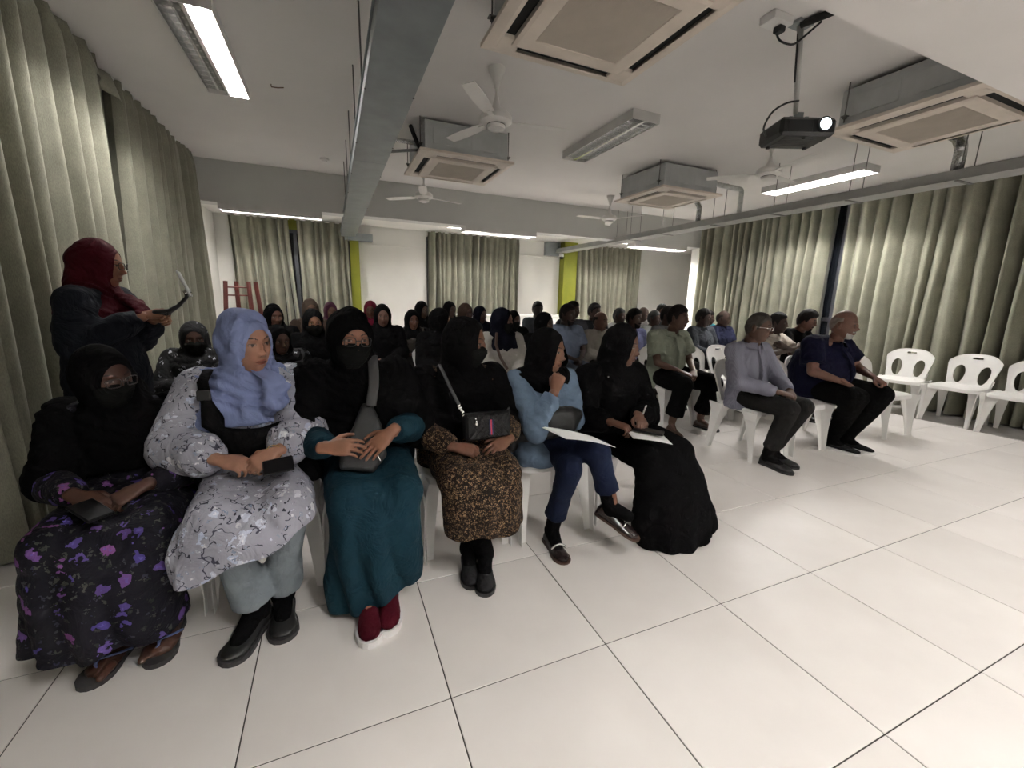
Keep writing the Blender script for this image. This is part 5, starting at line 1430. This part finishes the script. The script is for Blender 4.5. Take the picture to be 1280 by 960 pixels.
socks(m, J, tr_blk, .12); shoes(m, J, cloth('black_mesh_shoe', (.012, .012, .013)), plain('white_foam_sole', (.72, .70, .70), .5), .28, solet=.022)
chair(5.21, .76, 0, 'white plastic chair under the large man in the navy polo', 'chairs of the men')
# M11 green-grey shirt
J = seated(4.17, 1.68, 1.0, pel=(4.17, 1.74, .53), chest=(4.15, 1.73, .82), neck=(4.135, 1.67, .985), Hc=(4.15, 1.62, 1.122), shR=(3.95, 1.71, .93), shL=(4.32, 1.71, .93),
           kR=(4.00, 1.30, .50), kL=(4.37, 1.28, .50), aR=(3.98, 1.38, .10), aL=(4.40, 1.42, .10), tR=(3.93, 1.22, 0), tL=(4.45, 1.26, 0), wR=(4.09, 1.43, .60), wL=(4.24, 1.42, .60), hyaw=.50, hpitch=.03)
J['hs'] = 1.05
m = person('man in pale green-grey short-sleeved shirt and black trousers, hands together between his knees', J, MEN, 'near', (.085, .04, .026), hands=('fold', 'fold'), w=1.08, belly=.02, fat=.05)
grn = shirtcol('pale_sage_shirt', (.235, .255, .205), .06); top_garment(m, J, 'shirt', grn, 'short', .018, seed=91, collar=grn, hem=.14, fold=.006)
trousers(m, J, tr_blk, cuff=.09, loose=.016, flare=.02, seed=92); hair(m, J, (.014, .011, .010), 'short', .013, .060)
shoes(m, J, m_brown, m_dark, .26, h=.7)
chair(4.20, 1.72, 0, 'white plastic chair under the man in the pale green-grey shirt', 'chairs of the men')
# M15 arms folded
J = seated(5.70, 1.66, 1.0, pel=(5.70, 1.74, .52), chest=(5.69, 1.73, .80), neck=(5.69, 1.68, .95), Hc=(5.69, 1.635, 1.07), shR=(5.49, 1.72, .89), shL=(5.87, 1.72, .89),
           wR=(5.80, 1.45, .80), wL=(5.58, 1.44, .83), eR=(5.50, 1.50, .74), eL=(5.88, 1.50, .75), hyaw=.42, hpitch=.0)
m = person('man in cream shirt with both arms folded across his chest, behind the lavender shirt', J, MEN, 'mid', SKM, hands=('fold', 'fold'), w=1.0,
           hdir=((A(.9, -.1, .15), A(0, -1, .2)), (A(-.9, -.1, .1), A(0, -1, .2))))
cr = shirtcol('cream_shirt', (.52, .46, .41)); top_garment(m, J, 'shirt', cr, 'short', .016, seed=95, collar=cr); trousers(m, J, cloth('grey_jeans', (.06, .065, .075))); hair(m, J); shoes(m, J, m_bshoe, m_dark)
chair(5.70, 1.70, 0, 'white plastic chair under the man with folded arms', 'chairs of the men')
# M16 black T-shirt
J = seated(6.2, 1.66, 1.0, hyaw=.36, hpitch=.22, Hc=(6.20, 1.63, 1.10), wR=(6.10, 1.40, .72), wL=(6.26, 1.40, .72))
m = person('young man with bushy black hair in black T-shirt looking down, near the grey curtain gap', J, MEN, 'mid', SKL, w=.95)
top_garment(m, J, 't_shirt', tr_blk, 'short', .014, seed=96); trousers(m, J, tr_dk); hair(m, J, thick=.028); beard(m, J, full=False); shoes(m, J, m_bshoe, m_dark)
K = Soup(); K.box((-.03, -.004, -.012), (.03, .004, .012)); K.box((-.008, -.004, -.05), (.03, .004, -.02)); K.v = [v@rotx(-.05).T + A(6.26, 1.545, .86) for v in K.v]; put('chest_print', K.V(), K.f, m_white, m, smooth=False)
chair(6.2, 1.70, 0, 'white plastic chair under the young man in the black T-shirt', 'chairs of the men')
# M6 purple shirt with paper
J = seated(4.39, 2.62, 1.0, hyaw=.45, Hc=(4.38, 2.58, 1.065), pel=(4.40, 2.66, .50), chest=(4.39, 2.66, .77), neck=(4.385, 2.62, .925), shR=(4.20, 2.66, .875), shL=(4.57, 2.66, .875))
m = person('bearded man in blue-violet shirt holding a white paper, left of the green-grey shirt', J, MEN, 'mid', (.06, .032, .024), w=1.05)
vio = shirtcol('blue_violet_shirt', (.12, .13, .235)); top_garment(m, J, 'shirt', vio, 'elbow', .014, seed=97, collar=vio); trousers(m, J, cloth('brown_grey_trousers', (.025, .022, .019))); hair(m, J); beard(m, J); shoes(m, J, m_brown, m_dark)
chair(4.40, 2.68, 0, 'white plastic chair under the bearded man in the blue-violet shirt', 'chairs of the men')
sheet('paper_sheet', [(4.36, 2.34, .66), (4.60, 2.34, .70), (4.60, 2.30, .80), (4.36, 2.30, .78)], 'white paper held by the bearded man in the blue-violet shirt', bend=.004)

# ------------------------------------------------------------------ everybody further back
def slouch(x, y, z, s=None, **k):
    s_ = s or min(1.0, max(.88, (z-.43)/.705)); zz = .43+.705*s_; dz = zz-z
    J = seated(x, y+.0, s_, **k)
    for n_, f in (('chest', .35), ('neck', .85), ('shR', .8), ('shL', .8), ('Hc', 1.)): J[n_] = J[n_] - A(0, 0, dz*f)
    dx = A(x, y, z) - J['Hc']; dx[2] = 0
    for n_ in J:
        if isinstance(J[n_], np.ndarray) and J[n_].shape == (3,) and n_ not in ('tR', 'tL'): J[n_] = J[n_] + dx
    J['tR'] = J['tR']+dx; J['tL'] = J['tL']+dx
    J['eR'] = ik(J['shR'], J['wR'], .275*s_, .25*s_, A(-.6, .35, -.55)); J['eL'] = ik(J['shL'], J['wL'], .275*s_, .25*s_, A(.6, .35, -.55))
    return J
brownsc = cloth('brown_scarf', (.038, .024, .018)); tansc = cloth('tan_scarf', (.065, .045, .034)); mauve = cloth('mauve_scarf', (.075, .024, .045)); crim = cloth('crimson_scarf', (.12, .008, .022)); navsc = cloth('navy_scarf', (.0038, .0044, .0085))
offw = flowers('cream_textured_coat', (.33, .315, .29), [(18, .3, [(.42, .4, .38), (.27, .25, .24)], 1, .5)])
W_ = [ # x, y, z, yaw rel, scarf, top, mask, glasses, skin, label
 (-.05, 2.10, .91, .25, fl_dark, fl_dark, 1, 0, SK1, 'woman in black headscarf with white flecks and dark mask, behind the blue headscarf at left'),
 (.50, 2.10, .89, .55, black, fl_dark, 0, 0, SK1, 'woman in black headscarf and flecked dress, low beside the blue-scarfed woman\'s shoulder'),
 (.35, 3.30, 1.02, .50, black, black, 0, 0, SKL, 'woman in plain black headscarf seated in front of the left back curtain'),
 (.74, 2.60, 1.00, .25, black, black, 1, 0, SK3, 'woman in black headscarf and black mask, just left of the tall veiled woman'),
 (.68, 3.70, 1.08, .2, tansc, brownsc, 0, 0, SKL, 'woman in tan-brown headscarf, only the top of her head showing'),
 (.89, 4.60, 1.03, .2, mauve, mauve, 0, 0, SKL, 'woman in mauve headscarf below the green pillar at left'),
 (1.39, 4.40, 1.06, -.1, crim, tr_dk, 0, 0, SKL, 'woman in crimson headscarf half hidden behind a black-scarfed woman'),
 (1.40, 3.00, 1.05, .0, black, black, 0, 0, (.14, .07, .05), 'woman in long black headscarf in front of the white wall'),
 (1.79, 3.45, .98, .1, black, cloth('dark_brown_coat', (.03, .026, .022)), 0, 0, SKL, 'shorter woman in black headscarf with broad face right of the white wall panel'),
 (2.07, 4.30, 1.07, .45, black, tr_dk, 0, 1, SKM, 'woman with black headscarf and glasses in the back row left of middle curtain'),
 (1.86, 2.30, 1.035, 1.25, black, black, 0, 0, SK3, 'woman in black headscarf hidden behind the masked woman with the handbag'),
 (2.47, 4.30, 1.08, .4, black, black, 0, 0, SKM, 'woman in black headscarf in the last row before the middle curtain'),
 (2.44, 3.40, 1.07, .45, brownsc, tr_dk, 0, 1, SK1, 'woman in brown headscarf and glasses before the middle curtain'),
 (2.80, 3.90, 1.03, .4, navsc, navsc, 0, 0, SKM, 'woman in dark headscarf just left of the navy-scarfed woman'),
 (2.38, 2.00, 1.06, .85, navsc, offw, 1, 0, SKL, 'woman in navy headscarf and mask with cream coat and brown strap'),
 (3.18, 3.60, .98, .3, black, black, 1, 0, SK1, 'woman in black headscarf and mask, low behind the navy-scarfed woman'),
 (2.98, 2.30, 1.01, .5, black, black, 0, 0, SKM, 'woman in black headscarf behind the young woman in denim'),
]
for k, (x, y, z, yw, scm, tm, mk, gl, sk, lab) in enumerate(W_):
    mid = y < 3.35
    J = slouch(x, y, z, hyaw=yw, hpitch=.05); 
    m = person(lab, J, WOM, 'mid' if mid else 'far', sk, True, w=1.02)
    lo = scm in (brownsc, mauve, tansc, crim, navsc)
    top_garment(m, J, 'dress', tm, 'long', .02, seed=100+k, hem=.12)
    skirt(m, J, tm if tm is not offw else tr_dk, A(J['kR'][0]*.5+J['kL'][0]*.5, J['kR'][1]+.0, .10), .20, .13, seed=k)
    scarf(m, J, scm, hem=z-.30 if lo else z-.42, rx=.18 if lo else .225, ry=.145, arms=0 if lo else .7, armr=.075, seed=k+3, fold=.005)
    if mk: mask(m, J, blk_mask)
    if gl: glasses(m, J)
    chair(x, y+.06, 0, 'white plastic chair of the ' + ' '.join(lab.split()[:10]).replace(',', ''), 'chairs of the women behind')
    if tm is offw:
        s = Soup(); s.loft([(2.30, 1.93, .96), (2.27, 1.87, .86), (2.30, 1.82, .74), (2.36, 1.80, .64)], [.014]*4, [.004]*4, ax=(1, 0, 0), seg=8)
        simple('bag_strap', s, m_brown, 'brown leather bag strap over the cream coat of the navy-scarfed woman', 'bag', smooth=True)
G_ = [ # x, y, z, yaw, shirt rgb, sleeve, hair(col, style), beard, skin, label
 (3.88, 4.30, 1.11, -.1, (.09, .10, .12), 'short', 'short', 0, (.03, .018, .014), 'dark-skinned man in grey shirt against the white wall left of the second green pillar'),
 (3.46, 2.65, 1.10, .50, (.27, .33, .47), 'short', 'short', 1, (.05, .028, .022), 'bearded man in light blue shirt, arms down, right of the second green pillar'),
 (4.04, 3.50, 1.13, .60, (.05, .05, .06), 'short', 'short', 0, SKM, 'man close behind the light blue shirt, only his face showing'),
 (4.47, 3.60, 1.11, .35, (.015, .015, .018), 'short', 'short', 0, SKM, 'man in black shirt in front of the right back curtain'),
 (3.96, 2.70, 1.02, .40, (.42, .39, .35), 'long', 'bald', 0, (.11, .055, .04), 'bald man in beige shirt sitting low between blue and violet shirts'),
 (4.92, 3.60, 1.05, .40, (.62, .62, .62), 'short', 'grey', 0, SKM, 'grey-haired man in white shirt behind the bearded man'),
 (5.88, 4.20, 1.07, .45, (.30, .28, .27), 'short', 'bald', 0, SKM, 'man in the back row between the white shirt and the grey-haired man'),
 (5.33, 3.30, 1.03, .45, (.50, .52, .50), 'short', 'grey', 0, SKM, 'man with dark grey curly hair in pale patterned shirt left of the green-grey shirt'),
 (6.46, 4.40, 1.12, .1, (.05, .05, .06), 'short', 'short', 0, SKL, 'furthest man at the back right, only face and black hair showing'),
 (4.94, 2.60, 1.10, .45, (.25, .25, .26), 'short', 'short', 0, SKM, 'man directly behind the green-grey shirt, nearly hidden'),
 (5.56, 2.60, 1.08, .55, (.085, .095, .11), 'long', 'short', 0, (.05, .027, .020), 'slim man in charcoal grey long-sleeved top, right of the green-grey shirt'),
 (6.28, 2.90, 1.06, .55, (.022, .026, .065), 'short', 'bald', 0, (.065, .035, .026), 'bald man in navy blue shirt in front of the right curtains'),
 (6.86, 3.70, 1.03, .5, (.03, .30, .36), 'short', 'short', 0, SKM, 'person in bright turquoise top hidden behind the charcoal grey man'),
]
for k, (x, y, z, yw, c, sl, hr, bd, sk, lab) in enumerate(G_):
    mid = y < 3.0
    J = slouch(x, y, z, hyaw=yw, hpitch=.03)
    m = person(lab, J, MEN, 'mid' if mid else 'far', sk, w=1.02)
    mt = shirtcol('shirt_cloth_%d' % k, tuple(v*.58 for v in c)); top_garment(m, J, 'shirt', mt, sl, .014, seed=200+k, collar=mt if mid else None, hem=.12)
    trousers(m, J, cloth('blue_grey_jeans', (.10, .115, .15)) if k == 1 else tr_dk)
    if hr == 'short': hair(m, J, thick=.016)
    elif hr == 'grey': hair(m, J, (.05, .05, .05), thick=.010)
    else: hair(m, J, (.03, .025, .022), 'fringe', .004)
    if bd: beard(m, J)
    shoes(m, J, m_bshoe, m_dark)
    chair(x, y+.06, 0, 'white plastic chair of the ' + ' '.join(lab.split()[:10]).replace(',', ''), 'chairs of the men')
# ------------------------------------------------------------------ empty chairs
EC = 'empty white chairs'
chair(4.72, .72, 0, 'empty white plastic chair between the lavender-grey shirt and the navy polo', EC)
chair(6.11, .72, 0, 'empty white plastic chair just right of the large man in navy', EC)
chair(4.72, 1.72, 0, 'empty white plastic chair just right of the man in green-grey', EC)
chair(5.21, 1.72, 0, 'empty white chair behind the lavender shirt, second from the green-grey man', EC)
chair(7.38, 1.13, -1.35, 'empty white chair by the right curtain, furthest and partly behind another empty chair', EC)
chair(7.46, .62, -PI/2, 'empty white chair against the right curtain, fully visible, with hand slot', EC)
chair(7.44, .12, -PI/2, 'empty white chair against the right curtain, cut by the picture edge', EC)
